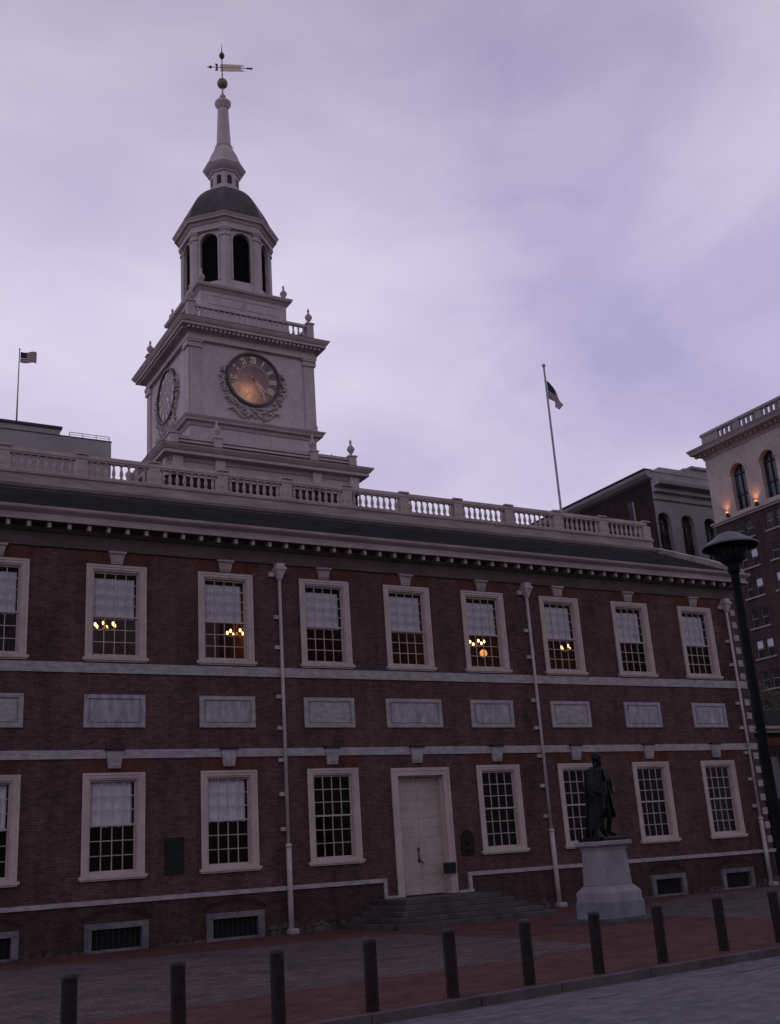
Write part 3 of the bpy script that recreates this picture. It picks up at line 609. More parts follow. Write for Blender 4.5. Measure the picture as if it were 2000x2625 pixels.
cs = csm.obj('clock_stage', 'tower_paint', tw)
pl = []
for sx in (-1, 1):
    for (xa, ya) in ((sx*3.02, -3.30), ):
        o = MB().box(sx*3.02-0.28, sx*3.02+0.28, TY-3.36, TY-3.2, 22.56, 26.55).box(sx*3.02-0.34, sx*3.02+0.34, TY-3.40, TY-3.2, 22.56, 22.95).obj('pilaster', 'tower_trim', tw)
        MB().box(sx*3.02-0.34, sx*3.02+0.34, TY-3.43, TY-3.2, 26.20, 26.30).box(sx*3.02-0.32, sx*3.02+0.32, TY-3.40, TY-3.2, 26.31, 26.46).box(sx*3.02-0.38, sx*3.02+0.38, TY-3.46, TY-3.2, 26.47, 26.56).obj('capital', 'tower_trim', o)
for sy in (-1, 1):
    MB().box(-3.36, -3.2, TY+sy*3.02-0.28, TY+sy*3.02+0.28, 22.56, 26.55).box(-3.40, -3.2, TY+sy*3.02-0.34, TY+sy*3.02+0.34, 22.56, 22.95).box(-3.44, -3.2, TY+sy*3.02-0.36, TY+sy*3.02+0.36, 26.25, 26.56).obj('pilaster', 'tower_trim', tw)
    MB().box(3.2, 3.36, TY+sy*3.02-0.28, TY+sy*3.02+0.28, 22.56, 26.55).box(3.2, 3.44, TY+sy*3.02-0.36, TY+sy*3.02+0.36, 26.25, 26.56).obj('pilaster', 'tower_trim', tw)
upc = sq([(3.281, 26.56), (3.46, 26.58), (3.46, 26.74), (3.40, 26.76), (3.40, 26.96), (3.50, 27.0), (3.54, 27.12), (3.60, 27.13), (3.82, 27.16), (3.84, 27.16), (3.84, 27.28), (3.90, 27.32), (3.98, 27.44), (4.0, 27.50), (2.6, 27.54)], 'upper_cornice', 'tower_trim')
MB().square([(4.01, 27.502), (4.02, 27.52), (2.8, 27.60)], 0, TY).obj('flashing', 'dome_lead', upc)
dn = MB()
for k in range(-15, 16):
    dn.box(k*0.232-0.06, k*0.232+0.06, TY-3.76, TY-3.5, 27.02, 27.14); dn.box(-3.76, -3.5, TY+k*0.232-0.06, TY+k*0.232+0.06, 27.02, 27.14)
dn.obj('dentil_course', 'tower_trim', upc)
h3 = 3.22
pos3 = [(sx*h3, sy*h3) for sx in (-1, 1) for sy in (-1, 1)]+[(0.0, -h3)]
top_rail = rail('top_rail', h3, 27.5, 28.62, 27.62, pos3[:4], 0.36)
bm3 = MB().lathe([(0.05, 27.70), (0.035, 27.76), (0.085, 27.95), (0.08, 28.02), (0.04, 28.25), (0.06, 28.40), (0.06, 28.48)], 8).mesh('baluster', 'tower_trim', True)
for k in range(21):
    x = -2.9+k*0.29
    link('baluster', bm3, top_rail, (x, TY-h3, 0)); link('baluster', bm3, top_rail, (-h3, TY+x, 0)); link('baluster', bm3, top_rail, (h3, TY+x, 0))
for x, y in pos3[:4]: link('urn', urn_me, top_rail, (x, TY+y, 28.72))
# belfry plinth
sq([(2.40, 27.5), (2.40, 28.9), (2.44, 28.92), (2.44, 29.02), (2.36, 29.04), (2.36, 30.02)], 'belfry_plinth', 'tower_paint')
plc = sq([(2.362, 30.0), (2.42, 30.06), (2.50, 30.16), (2.60, 30.20), (2.64, 30.30), (2.64, 30.36), (2.0, 30.40)], 'plinth_cornice', 'tower_trim')
MB().box(-1.9, 1.9, TY-2.385, TY-2.36, 29.3, 29.34).box(-1.9, 1.9, TY-2.385, TY-2.36, 29.78, 29.82).box(-0.12, 0.12, TY-2.40, TY-2.36, 29.04, 30.0).obj('panel_mould', 'tower_trim', tw)
for sx in (-1, 1):
    for sy in (-1, 1): link('urn', urn_me, plc, (sx*2.28, TY+sy*2.28, 30.39))
# belfry: octagon with arched louvred openings
AP, OR = 2.20, 2.20/cos(pi/8)
bf = thing_b = None
belfry = MB()
side = 2*AP*math.tan(pi/8)
aw, az0, azs = 0.50, 31.05, 33.42     # half width of opening, sill, springing
def face_frame(k):
    a = k*pi/4; n_ = Vector((cos(a), sin(a), 0)); tt = Vector((-sin(a), cos(a), 0)); return n_, tt
def P(k, u, d, z):
    n_, tt = face_frame(k); q = n_*(AP+d)+tt*u; return (q.x, TY+q.y, z)
for k in range(8):
    H = side/2; zb, zt = 30.36, 34.35
    A = [(-H, zb), (-aw, zb), (-aw, zt), (-H, zt)]
    belfry.quad(P(k, -H, 0, zb), P(k, -aw, 0, zb), P(k, -aw, 0, zt), P(k, -H, 0, zt)).quad(P(k, aw, 0, zb), P(k, H, 0, zb), P(k, H, 0, zt), P(k, aw, 0, zt)).quad(P(k, -aw, 0, zb), P(k, aw, 0, zb), P(k, aw, 0, az0), P(k, -aw, 0, az0))
    m_ = 10; arc = [(-aw*cos(pi*i/m_), azs+aw*sin(pi*i/m_)) for i in range(m_+1)]
    for i in range(m_):
        (u1, z1), (u2, z2) = arc[i], arc[i+1]
        belfry.quad(P(k, u1, 0, z1), P(k, u2, 0, z2), P(k, u2, 0, zt), P(k, u1, 0, zt)); belfry.quad(P(k, u1, 0, z1), P(k, u2, 0, z2), P(k, u2, -0.3, z2), P(k, u1, -0.3, z1))
    for s in (-1, 1): belfry.quad(P(k, s*aw, 0, az0), P(k, s*aw, -0.3, az0), P(k, s*aw, -0.3, azs), P(k, s*aw, 0, azs))
    belfry.quad(P(k, -aw, 0, az0), P(k, aw, 0, az0), P(k, aw, -0.3, az0), P(k, -aw, -0.3, az0))
bo = belfry.obj('belfry', 'tower_paint', tw)
for k in range(8):
    lv = MB()
    for i in range(22):
        z = az0+0.02+i*0.13; hw = aw if z < azs else sqrt(max(aw*aw-(z-azs)**2, 0.002))
        lv.quad(P(k, -hw, -0.12, z), P(k, hw, -0.12, z), P(k, hw, -0.24, z+0.12), P(k, -hw, -0.24, z+0.12))
    lv.quad(P(k, -aw, -0.28, az0), P(k, aw, -0.28, az0), P(k, aw, -0.28, azs+aw), P(k, -aw, -0.28, azs+aw))
    lv.obj('louvre', 'louvre_dark', bo)
    n_, tt = face_frame(k)
    ac = MB(); m_ = 12
    for i in range(m_):
        a1, a2 = pi*i/m_, pi*(i+1)/m_
        for (ra, rb_, d) in ((aw, aw+0.09, 0.05),):
            q = [(-ra*cos(a1), azs+ra*sin(a1)), (-ra*cos(a2), azs+ra*sin(a2)), (-rb_*cos(a2), azs+rb_*sin(a2)), (-rb_*cos(a1), azs+rb_*sin(a1))]
            ac.rings([[P(k, u, 0.0, z) for u, z in q], [P(k, u, d, z) for u, z in q]])
    for s in (-1, 1):
        u1, u2 = sorted((s*aw, s*(aw+0.09))); ac.rings([[P(k, u1, d, z), P(k, u2, d, z), P(k, u2, d2, z), P(k, u1, d2, z)] for z in (az0, azs) for d, d2 in ((0, 0.05),)])
    ac.obj('arch_mould', 'tower_trim', bo)
# corner pilasters
for k in range(8):
    a = pi/8+k*pi/4; c = Vector((cos(a), sin(a), 0)); tt = Vector((-sin(a), cos(a), 0))
    def Q(u, d, z): q = c*(OR+d)+tt*u; return (q.x, TY+q.y, z)
    mb = MB()
    for (hw, d, z0, z1) in ((0.24, 0.06, 30.8, 33.65), (0.30, 0.10, 30.40, 30.8), (0.30, 0.11, 33.66, 33.80), (0.27, 0.08, 33.8, 33.95), (0.32, 0.14, 33.951, 34.05)):
        k2 = math.tan(pi/8)*hw
        mb.rings([[Q(-hw, d-k2, z), Q(0, d, z), Q(hw, d-k2, z), Q(hw, -0.2, z), Q(-hw, -0.2, z)] for z in (z0, z1)])
    mb.obj('pilaster', 'tower_trim', bo)
def octo(prof, name, mat, parent, smooth=False): return MB().lathe(prof, 8, 0, TY, pi/8, False).obj(name, mat, parent, smooth=smooth)
ec = octo([(2.44, 34.04), (2.56, 34.06), (2.56, 34.20), (2.50, 34.22), (2.50, 34.42), (2.58, 34.48), (2.62, 34.58), (2.78, 34.62), (2.78, 34.70), (2.84, 34.78), (2.88, 34.86), (2.3, 34.90)], 'belfry_cornice', 'tower_trim', tw)
octo([(2.89, 34.862), (2.90, 34.89), (2.62, 35.10), (2.50, 35.42), (2.40, 35.75), (2.26, 36.10), (2.06, 36.48), (1.82, 36.82), (1.50, 37.18), (1.18, 37.46), (0.9, 37.62)], 'dome_roof', 'dome_lead', tw)
octo([(1.0, 37.50), (1.0, 37.66), (0.92, 37.70), (0.92, 37.82), (0.80, 37.84), (0.80, 38.75), (0.88, 38.78), (0.90, 38.86), (1.04, 38.98), (1.14, 39.10), (1.19, 39.20)], 'lantern', 'tower_paint', tw)
lw = MB(); LA = 0.80*cos(pi/8)
for k in range(8):
    n_, tt = face_frame(k)
    mb = MB(); pts = []
    for u, z in [(-0.13, 37.98), (0.13, 37.98), (0.13, 38.42)]+[(0.13*cos(pi*i/6), 38.42+0.13*sin(pi*i/6)) for i in range(1, 6)]+[(-0.13, 38.42)]:
        q = n_*(LA+0.012)+tt*u; pts.append((q.x, TY+q.y, z))
    mb.poly(pts, tuple(-0.05*n_)); mb.obj('lantern_window', 'louvre_dark', tw)
lr = octo([(1.20, 39.20), (1.20, 39.26), (0.98, 39.52), (0.86, 39.9), (0.74, 40.25), (0.56, 40.60), (0.47, 40.72), (0.50, 40.76), (0.50, 40.86), (0.42, 40.90)], 'lantern_roof', 'tower_trim', tw)
octo([(0.42, 40.88), (0.40, 41.0), (0.30, 43.45)], 'spire', 'tower_paint', tw)
MB().lathe([(0.30, 43.42), (0.34, 43.48), (0.36, 43.55), (0.46, 43.70), (0.47, 43.84), (0.40, 43.92), (0.30, 44.0), (0.12, 44.08), (0.10, 44.14), (0.17, 44.20), (0.18, 44.30), (0.10, 44.42), (0.05, 44.56), (0.05, 44.86)], 16, 0, TY).obj('spire_cap', 'tower_trim', tw, smooth=True)
MB().ball((0, TY, 45.20), 0.31, 16, 10).obj('ball_finial', 'old_gold', tw, smooth=True)
MB().tube((0, TY, 44.8), (0, TY, 47.0), 0.04, 0.03).lathe([(0.02, 46.9), (0.12, 47.02), (0.17, 47.16), (0.12, 47.30), (0.04, 47.42), (0.03, 47.5), (0.005, 48.05)], 12, 0, TY).obj('finial_rod', 'dome_lead', tw, smooth=True)
vd = Vector((0.93, -0.37, 0)); vn = Vector((0.37, 0.93, 0))
def VP(u, z, d=0): q = vd*u+vn*d; return (q.x, TY+q.y, z)
vm = MB()
vm.tube(VP(-0.85, 46.34), VP(1.72, 46.34), 0.022)
vm.poly([VP(-0.82, 46.34, -.02), VP(-0.62, 46.46, -.02), VP(-0.58, 46.34, -.02), VP(-0.62, 46.22, -.02)], tuple(vn*0.04))
vm.poly([VP(-0.40, 46.60, -.02), VP(-0.24, 46.56, -.02), VP(-0.24, 46.12, -.02), VP(-0.40, 46.08, -.02), VP(-0.33, 46.34, -.02)], tuple(vn*0.04))
vm.poly([VP(1.42, 46.38, -.02), VP(1.76, 46.37, -.02), VP(1.76, 46.27, -.02), VP(1.42, 46.28, -.02)], tuple(vn*0.04))
wv_ = vm.obj('weathervane', 'dome_lead', tw)
MB().poly([VP(-0.1, 46.56, -.015), VP(0.5, 46.57, -.015), VP(1.28, 46.53, -.015), VP(0.95, 46.35, -.015), VP(1.28, 46.12, -.015), VP(0.5, 46.08, -.015), VP(-0.1, 46.08, -.015)], tuple(vn*0.03)).obj('vane_banner', 'gold', wv_)
# clock faces
def clock(face):
    """front face (-y) or left face (-x)"""
    cz, R = 24.95, 1.33
    def C_(u, d, z):
        return (u-0.03, TY-3.28-d, cz+z) if face == 'front' else (-3.28-d, TY-u, cz+z)
    def disc(mb, r0_, r1_, d0, d1, n=48, a0=0.0, a1=2*pi):
        for i in range(n):
            p, q = a0+(a1-a0)*i/n, a0+(a1-a0)*(i+1)/n
            ring = [(r0_*cos(p), r0_*sin(p)), (r1_*cos(p), r1_*sin(p)), (r1_*cos(q), r1_*sin(q)), (r0_*cos(q), r0_*sin(q))]
            mb.rings([[C_(u, d0, z) for u, z in ring], [C_(u, d1, z) for u, z in ring]])
        return mb
    if face == 'front':
        dm = MB(); dm.v = [C_(R*cos(2*pi*i/48), 0.06, R*sin(2*pi*i/48)) for i in range(48)]; dm.f = [tuple(range(48))]
        dial = dm.obj('clock_dial', 'dial_glass', tw)
        l = bpy.data.lights.new('added_dial_light', 'POINT'); l.energy = 14; l.color = (1, 0.48, 0.24); l.shadow_soft_size = 0.15  # unseen light added behind the dial for its warm glow
        lo = bpy.data.objects.new('added_dial_light', l); COL.objects.link(lo); lo.parent = dial; lo.location = C_(-0.34, -0.46, -0.74)
    else:
        dial = disc(MB(), 0.001, R, 0.0, 0.06).obj('clock_dial', 'dial_pale', tw)
    disc(MB(), R, R+0.11, 0.0, 0.16).obj('dial_rim', 'dial_rim', dial)
    disc(MB(), 0.79, 0.81, 0.061, 0.066).obj('minute_ring', 'gold', dial)
    num = ['XII', 'I', 'II', 'III', 'IIII', 'V', 'VI', 'VII', 'VIII', 'IX', 'X', 'XI']
    for i, s in enumerate(num):
        th = radians(90-30*i); mb = MB(); wd = {'I': 0.085, 'V': 0.15, 'X': 0.16}; tot = sum(wd[c] for c in s); x = -tot/2
        er, et = (cos(th), sin(th)), (sin(th), -cos(th))
        def bar(x1, x2, r1, r2, wbar):
            q = [(x1-wbar/2, r1), (x1+wbar/2, r1), (x2+wbar/2, r2), (x2-wbar/2, r2)]
            ring = [(er[0]*r+et[0]*u, er[1]*r+et[1]*u) for u, r in q]
            mb.rings([[C_(u, 0.068, z) for u, z in ring], [C_(u, 0.09, z) for u, z in ring]])
        for c in s:
            cw = wd[c]; m0 = x+cw/2
            if c == 'I': bar(m0, m0, 0.86, 1.24, 0.055)
            elif c == 'V': bar(m0, m0-0.05, 0.86, 1.24, 0.055); bar(m0, m0+0.05, 0.87, 1.23, 0.035)
            else: bar(m0-0.05, m0+0.05, 0.86, 1.24, 0.06); bar(m0+0.05, m0-0.05, 0.87, 1.23, 0.035)
            x += cw
        mb.obj('numeral', 'gold', dial)
    def hand(deg, L, wbar, back):
        th = radians(90-deg); er = (cos(th), sin(th)); et = (sin(th), -cos(th))
        q = [(-wbar/2, -back), (wbar/2, -back), (wbar*0.7, L*0.7), (0.0, L), (-wbar*0.7, L*0.7)]
        ring = [(er[0]*r+et[0]*u, er[1]*r+et[1]*u) for u, r in q]
        MB().rings([[C_(u, 0.095, z) for u, z in ring], [C_(u, 0.115, z) for u, z in ring]]).obj('clock_hand', 'gold', dial)
    hand(133, 0.78, 0.07, 0.12); hand(147, 1.22, 0.055, 0.2)
    # carved garland round the dial
    g = MB(); rnd = random.Random(3)
    def leaf(u, z, r, ang, asp=0.5):
        n = 7; base = [C_(u+r*cos(a)*cos(ang)-asp*r*sin(a)*sin(ang), 0.0, z+r*cos(a)*sin(ang)+asp*r*sin(a)*cos(ang)) for a in [2*pi*i/n for i in range(n)]]
        d = rnd.uniform(0.10, 0.2)
        topp = [C_(u+0.55*(r*cos(a)*cos(ang)-asp*r*sin(a)*sin(ang)), d, z+0.55*(r*cos(a)*sin(ang)+asp*r*sin(a)*cos(ang))) for a in [2*pi*i/n for i in range(n)]]
        g.rings([base, topp])
    for i in range(120):
        a = radians(rnd.uniform(160, 385)); dd = min(abs(math.degrees(a)-272), 115)/115
        rr = R+0.22+rnd.uniform(0, 0.10+0.38*(1-dd)); leaf(rr*cos(a), rr*sin(a), rnd.uniform(0.07, 0.15), a+rnd.choice((0.6, -0.6, 1.57))+rnd.uniform(-.3, .3))
    for s in (-1, 1):
        for i in range(26): 
            f = i/25; leaf(s*(0.15+1.15*f), -1.78-0.25*sin(f*5)-0.15*f, rnd.uniform(0.08, 0.14), rnd.uniform(0, pi))
    g.obj('garland', 'tower_trim', dial)
clock('front'); clock('left')

# ------------------------------------------------------------------ statue and pedestal
SP, SR = Vector((0.50, -8.48, 0)), radians(9)
pd = thing('stone_pedestal', 'pale granite pedestal with stepped blue-grey base under the statue', 'pedestal', SP, SR)
MB().box(-1.05, 1.05, -1.05, 1.05, -0.02, 0.09).obj('ground_slab', 'step_stone', pd, bev=0.01)
MB().square([(0.635, 0.09), (0.635, 0.52), (0.61, 0.53)]).obj('base_block', 'granite_blue', pd, bev=0.02)
MB().square([(0.60, 0.53), (0.60, 0.72), (0.585, 0.76), (0.53, 0.82), (0.47, 0.90)]).obj('moulded_base', 'granite', pd)
MB().square([(0.455, 0.90), (0.415, 1.80)]).obj('shaft', 'granite', pd, bev=0.012)
MB().square([(0.43, 1.80), (0.45, 1.86), (0.52, 1.90), (0.54, 1.92), (0.54, 2.0), (0.50, 2.02)]).obj('cap_stone', 'granite', pd)
stt = thing('statue', 'dark bronze statue of a standing man in a long coat on a granite pedestal', 'statue', SP+Vector((0.13, -0.06, 2.02)), SR)
MB().square([(0.45, 0.0), (0.45, 0.07), (0.42, 0.10)], -0.12, 0.08).obj('plinth', 'bronze', stt)
def skin(name, pts, edges, radii, mat, parent, sub=2, root=0):
    me = bpy.data.meshes.new(name); me.from_pydata(pts, edges, [])
    me.materials.append(MATS[mat]); o = link(name, me, parent)
    md = o.modifiers.new('skin', 'SKIN'); md.use_smooth_shade = True
    for i, v in enumerate(me.skin_vertices[0].data):
        r = radii[i]; v.radius = r if isinstance(r, tuple) else (r, r); v.use_root = (i == root)
    s_ = o.modifiers.new('sub', 'SUBSURF'); s_.levels = sub; s_.render_levels = sub
    return o
# figure 2.22 m tall, facing -y; its right is -x
J = {'pelvis': (0, 0, 1.14), 'waist': (0.0, 0.0, 1.36), 'chest': (-0.01, 0.02, 1.60), 'neckb': (-0.01, 0.02, 1.86), 'neck': (-0.015, 0.0, 1.95), 'jaw': (-0.02, -0.03, 2.06), 'head': (-0.03, -0.01, 2.20), 'crown': (-0.03, 0.01, 2.30),
     'hipR': (-0.11, 0, 1.08), 'kneeR': (-0.14, -0.02, 0.62), 'ankR': (-0.15, 0.04, 0.20), 'toeR': (-0.18, -0.20, 0.14),
     'hipL': (0.11, 0, 1.08), 'kneeL': (0.13, -0.06, 0.63), 'ankL': (0.11, 0.02, 0.20), 'toeL': (0.14, -0.20, 0.14),
     'shR': (-0.25, 0.02, 1.78), 'elR': (-0.36, 0.04, 1.40), 'wrR': (-0.34, -0.20, 1.24), 'haR': (-0.33, -0.30, 1.20),
     'shL': (0.24, 0.02, 1.78), 'elL': (0.47, 0.06, 1.40), 'wrL': (0.30, -0.14, 1.25), 'haL': (0.23, -0.20, 1.24)}
names = list(J); idx = {n: i for i, n in enumerate(names)}
E_ = [('pelvis', 'waist'), ('waist', 'chest'), ('chest', 'neckb'), ('neckb', 'neck'), ('neck', 'jaw'), ('jaw', 'head'), ('head', 'crown'), ('pelvis', 'hipR'), ('hipR', 'kneeR'), ('kneeR', 'ankR'), ('ankR', 'toeR'), ('pelvis', 'hipL'), ('hipL', 'kneeL'), ('kneeL', 'ankL'), ('ankL', 'toeL'), ('chest', 'shR'), ('shR', 'elR'), ('elR', 'wrR'), ('wrR', 'haR'), ('chest', 'shL'), ('shL', 'elL'), ('elL', 'wrL'), ('wrL', 'haL')]
RAD = {'pelvis': 0.19, 'waist': 0.17, 'chest': 0.21, 'neckb': 0.12, 'neck': 0.075, 'jaw': 0.09, 'head': 0.125, 'crown': 0.085, 'hipR': 0.14, 'hipL': 0.14, 'kneeR': 0.085, 'kneeL': 0.085, 'ankR': 0.06, 'ankL': 0.06, 'toeR': 0.05, 'toeL': 0.05, 'shR': 0.115, 'shL': 0.115, 'elR': 0.085, 'elL': 0.085, 'wrR': 0.055, 'wrL': 0.055, 'haR': 0.05, 'haL': 0.05}
skin('body', [J[n] for n in names], [(idx[a], idx[b_]) for a, b_ in E_], [RAD[n] for n in names], 'bronze', stt)
# fingers
for s, hand_ in ((-1, 'haR'), (1, 'haL')):
    hx, hy, hz = J[hand_]
    for i in range(4):
        o_ = Vector((hx-0.03+0.02*i, hy-0.02, hz+0.01)); L = (0.05, 0.06, 0.055, 0.045)[i]
        skin('finger', [tuple(o_), tuple(o_+Vector((-s*0.01, -L*0.6, -0.03))), tuple(o_+Vector((-s*0.02, -L*0.8, -0.03-L*0.6)))], [(0, 1), (1, 2)], [0.014, 0.012, 0.009], 'bronze', stt, 1)
    skin('thumb', [(hx-s*0.03, hy+0.03, hz+0.01), (hx-s*0.07, hy-0.02, hz), (hx-s*0.07, hy-0.06, hz-0.02)], [(0, 1), (1, 2)], [0.016, 0.013, 0.010], 'bronze', stt, 1)
# head details: nose, brow, tied hair with queue
MB().poly([(-0.05, -0.115, 2.14), (-0.01, -0.115, 2.14), (-0.028, -0.165, 2.13)], (0, 0.02, 0.09)).obj('nose', 'bronze', stt)
hb = MB().ball((-0.03, 0.045, 2.21), 0.125, 12, 8, (1, 1.05, 1)); hb.ball((-0.13, 0.0, 2.16), 0.05, 8, 6, (0.7, 1, 1.3)).ball((0.07, 0.0, 2.16), 0.05, 8, 6, (0.7, 1, 1.3)).ball((-0.02, 0.15, 2.05), 0.045, 8, 6, (0.9, 0.9, 2.2))
hb.obj('hair', 'bronze', stt, smooth=True)
# long coat skirts: open shell from waist to knee
def shell(name, rows, a0, a1, n, thick, fold):
    mb = MB(); rings_o = []
    for (cx, cy, rx, ry, z) in rows:
        rr = []
        for j in range(n+1):
            a = a0+(a1-a0)*j/n; f = 1+fold*sin(j*1.9)*(rows[0][4]-z)
            rr.append((cx+rx*f*cos(a), cy+ry*f*sin(a), z))
        rings_o.append(rr)
    for k in range(len(rows)-1):
        for j in range(n):
            mb.quad(rings_o[k][j], rings_o[k][j+1], rings_o[k+1][j+1], rings_o[k+1][j])
    o = mb.obj(name, 'bronze', stt, smooth=False)
    bm = bmesh.new(); bm.from_mesh(o.data); bmesh.ops.remove_doubles(bm, verts=bm.verts, dist=0.0005); bmesh.ops.recalc_face_normals(bm, faces=bm.faces)
    for f_ in bm.faces: f_.smooth = True
    bm.to_mesh(o.data); bm.free()
    sd_ = o.modifiers.new('solid', 'SOLIDIFY'); sd_.thickness = thick
    return o
shell('coat', [(0, 0.0, 0.27, 0.20, 1.84), (0, 0.0, 0.26, 0.21, 1.62), (0, 0, 0.21, 0.19, 1.36), (0, 0.02, 0.27, 0.24, 1.12), (0, 0.05, 0.32, 0.29, 0.85), (0, 0.07, 0.36, 0.32, 0.60)], radians(-62), radians(242), 34, 0.03, 0.06)
# cloak over the right arm, falling to a support behind
shell('cloak', [(-0.13, 0.06, 0.08, 0.10, 1.95), (-0.18, 0.07, 0.17, 0.18, 1.86), (-0.25, 0.07, 0.19, 0.23, 1.62), (-0.29, 0.07, 0.17, 0.24, 1.36), (-0.26, 0.09, 0.16, 0.24, 1.05), (-0.25, 0.11, 0.19, 0.26, 0.70), (-0.27, 0.13, 0.21, 0.25, 0.36), (-0.26, 0.13, 0.25, 0.27, 0.10)], radians(10), radians(310), 44, 0.04, 0.085)
MB().lathe([(0.20, 0.09), (0.18, 0.3), (0.16, 0.9), (0.18, 1.1), (0.19, 1.16)], 10, -0.30, 0.12).obj('support_post', 'bronze', stt)
# lapels, cravat, hat of papers at the feet
MB().poly([(-0.10, -0.205, 1.84), (0.10, -0.205, 1.84), (0.05, -0.24, 1.55), (-0.05, -0.24, 1.55)], (0, 0.06, 0)).obj('cravat', 'bronze', stt)
MB().rings([[(-0.52+sx*s, -0.16+sy*s*0.8, z) for sx, sy in ((-1, -1), (1, -1), (1, 1), (-1, 1))] for s, z in ((0.14, 0.02), (0.12, 0.12), (0.05, 0.26), (0.02, 0.34))]).obj('plough_share', 'bronze', stt, bev=0.02)

# ------------------------------------------------------------------ bollards
BP = [(-16.01, -18.80, 'leftmost dark bollard, cut by the bottom edge of the picture'), (-14.70, -18.68, 'dark bollard standing between the two leftmost whole cellar windows'),
      (-13.35, -18.50, 'dark bollard just left of the foot of the first downpipe'), (-11.92, -18.30, 'dark bollard in front of the left end of the door steps'),
      (-10.53, -18.10, 'dark bollard in front of the middle of the door steps'), (-9.06, -17.90, 'dark bollard in front of the right end of the door steps'),
      (-7.61, -17.74, 'dark bollard overlapping the base of the statue pedestal'), (-6.05, -17.49, 'dark bollard just right of the statue pedestal'),
      (-4.31, -17.15, 'dark bollard in front of the last cellar window'), (-2.78, -17.05, 'dark bollard at the right picture edge beside the lamp post foot')]
bpr = [(0.088, -0.02), (0.090, 0.0), (0.090, 0.855)]
first = None
for x, y, lab in BP:
    if first is None:
        first = thing('bollard', lab, 'bollard', (x, y, 0), 0, 'bollards along the kerb')
        MB().lathe(bpr, 20).obj('post', 'bollard_paint', first, smooth=False)
        MB().lathe([(0.094, 0.845), (0.097, 0.86), (0.094, 0.885), (0.07, 0.905), (0.02, 0.915)], 20).obj('cap', 'bollard_cap', first)
    else:
        o = copy_tree(first, (x, y, 0)); o['label'] = lab; o.rotation_euler = (radians(random.uniform(-0.8, 0.8)), radians(random.uniform(-0.8, 0.8)), random.uniform(0, 6))

# ------------------------------------------------------------------ street lamp
lp = thing('street_lamp', 'dark green street lamp with wide conical cap at the right', 'street lamp', (-2.0, -16.72, 0))
MB().lathe([(0.18, 0), (0.18, 0.25), (0.14, 0.32), (0.12, 0.8), (0.100, 0.9), (0.096, 3.0), (0.088, 7.15)], 14).obj('post', 'iron_green', lp, smooth=True)
MB().lathe([(0.088, 7.08), (0.12, 7.13), (0.13, 7.20), (0.11, 7.25), (0.17, 7.31)], 14).obj('collar', 'iron_green', lp, smooth=True)
lt = MB().lathe([(0.17, 7.30), (0.26, 7.39), (0.335, 7.60), (0.36, 7.74)], 14).obj('lantern', 'iron_green', lp)
gl = MB()
for k in range(14):
    a = 2*pi*(k+0.5)/14; c_ = Vector((cos(a), sin(a), 0)); t_ = Vector((-sin(a), cos(a), 0))
    gl.quad(*[tuple(c_*r+t_*u+Vector((0, 0, z))) for r, u, z in ((0.275, -0.04, 7.42), (0.275, 0.04, 7.42), (0.342, 0.055, 7.60), (0.342, -0.055, 7.60))])
gl.obj('pane', 'lamp_glass', lt)
MB().lathe([(0.55, 7.665), (0.585, 7.655), (0.59, 7.67), (0.58, 7.695), (0.20, 7.95), (0.09, 7.99)], 28).obj('cap', 'cap_metal', lp)
MB().lathe([(0.55, 7.66), (0.36, 7.72), (0.33, 7.73)], 28).obj('cap_underside', 'iron_green', lp)

# ------------------------------------------------------------------ flags and poles
def flag_mesh(W, Hh, pt, parent=None, name='flag'):
    """pt(u,v)->xyz, u along fly 0..1, v down 0..1"""
    def patch(mb, u0, u1, v0, v1, n=14, m_=1):
        for i in range(n):
            a, b_ = u0+(u1-u0)*i/n, u0+(u1-u0)*(i+1)/n
            for j in range(m_):
                c_, d = v0+(v1-v0)*j/m_, v0+(v1-v0)*(j+1)/m_
                mb.quad(pt(a, c_), pt(b_, c_), pt(b_, d), pt(a, d))
    red, white, blue = MB(), MB(), MB()
    for k in range(13):
        patch(red if k % 2 == 0 else white, 0.4 if k < 7 else 0.0, 1, k/13, (k+1)/13)
    patch(blue, 0, 0.4, 0, 7/13, 8, 7)
    mb = MB(); me_faces = []
    for i, src in enumerate((red, white, blue)):
        off = len(mb.v); mb.v += src.v; mb.f += [tuple(off+q for q in f_) for f_ in src.f]; me_faces += [i]*len(src.f)
    me = bpy.data.meshes.new(name); me.from_pydata(mb.v, [], mb.f)
    for n in ('red_flag', 'white_flag', 'blue_flag'): me.materials.append(MATS[n])
    for p, i in zip(me.polygons, me_faces): p.material_index = i
    bm = bmesh.new(); bm.from_mesh(me); bmesh.ops.remove_doubles(bm, verts=bm.verts, dist=0.002); bm.to_mesh(me); bm.free()
    for p in me.polygons: p.use_smooth = True
    o = bpy.data.objects.new(name, me); COL.objects.link(o)
    sd_ = o.modifiers.new('solid', 'SOLIDIFY'); sd_.thickness = 0.012
    return o
def flagpole(x, y, z0, z1, r, label):
    p = thing('flagpole', label, 'flagpole', (x, y, z0))
    MB().tube((0, 0, 0), (0, 0, z1-z0), r, r*0.55, 10).obj('pole', 'pole_paint', p, smooth=True)
    MB().ball((0, 0, z1-z0+r*1.3), r*1.15, 10, 8).obj('ball_finial', 'gold', p, smooth=True)
    return p
flagpole(8.05, 121, 66.6, 78.6, 0.13, 'thin pale flagpole on the flat concrete roof at the left')
tag(flag_mesh(2.4, 1.7, lambda u, v: (8.2+2.25*u, 121-0.7*u+0.22*sin(7*u)*u, 78.35-1.75*v-0.10*sin(5*u)+0.10*u*(1-v)-0.25*u*u*v*0-0.15*u*u)), 'small striped flag with dark canton flying on the left roof flagpole', 'flag')
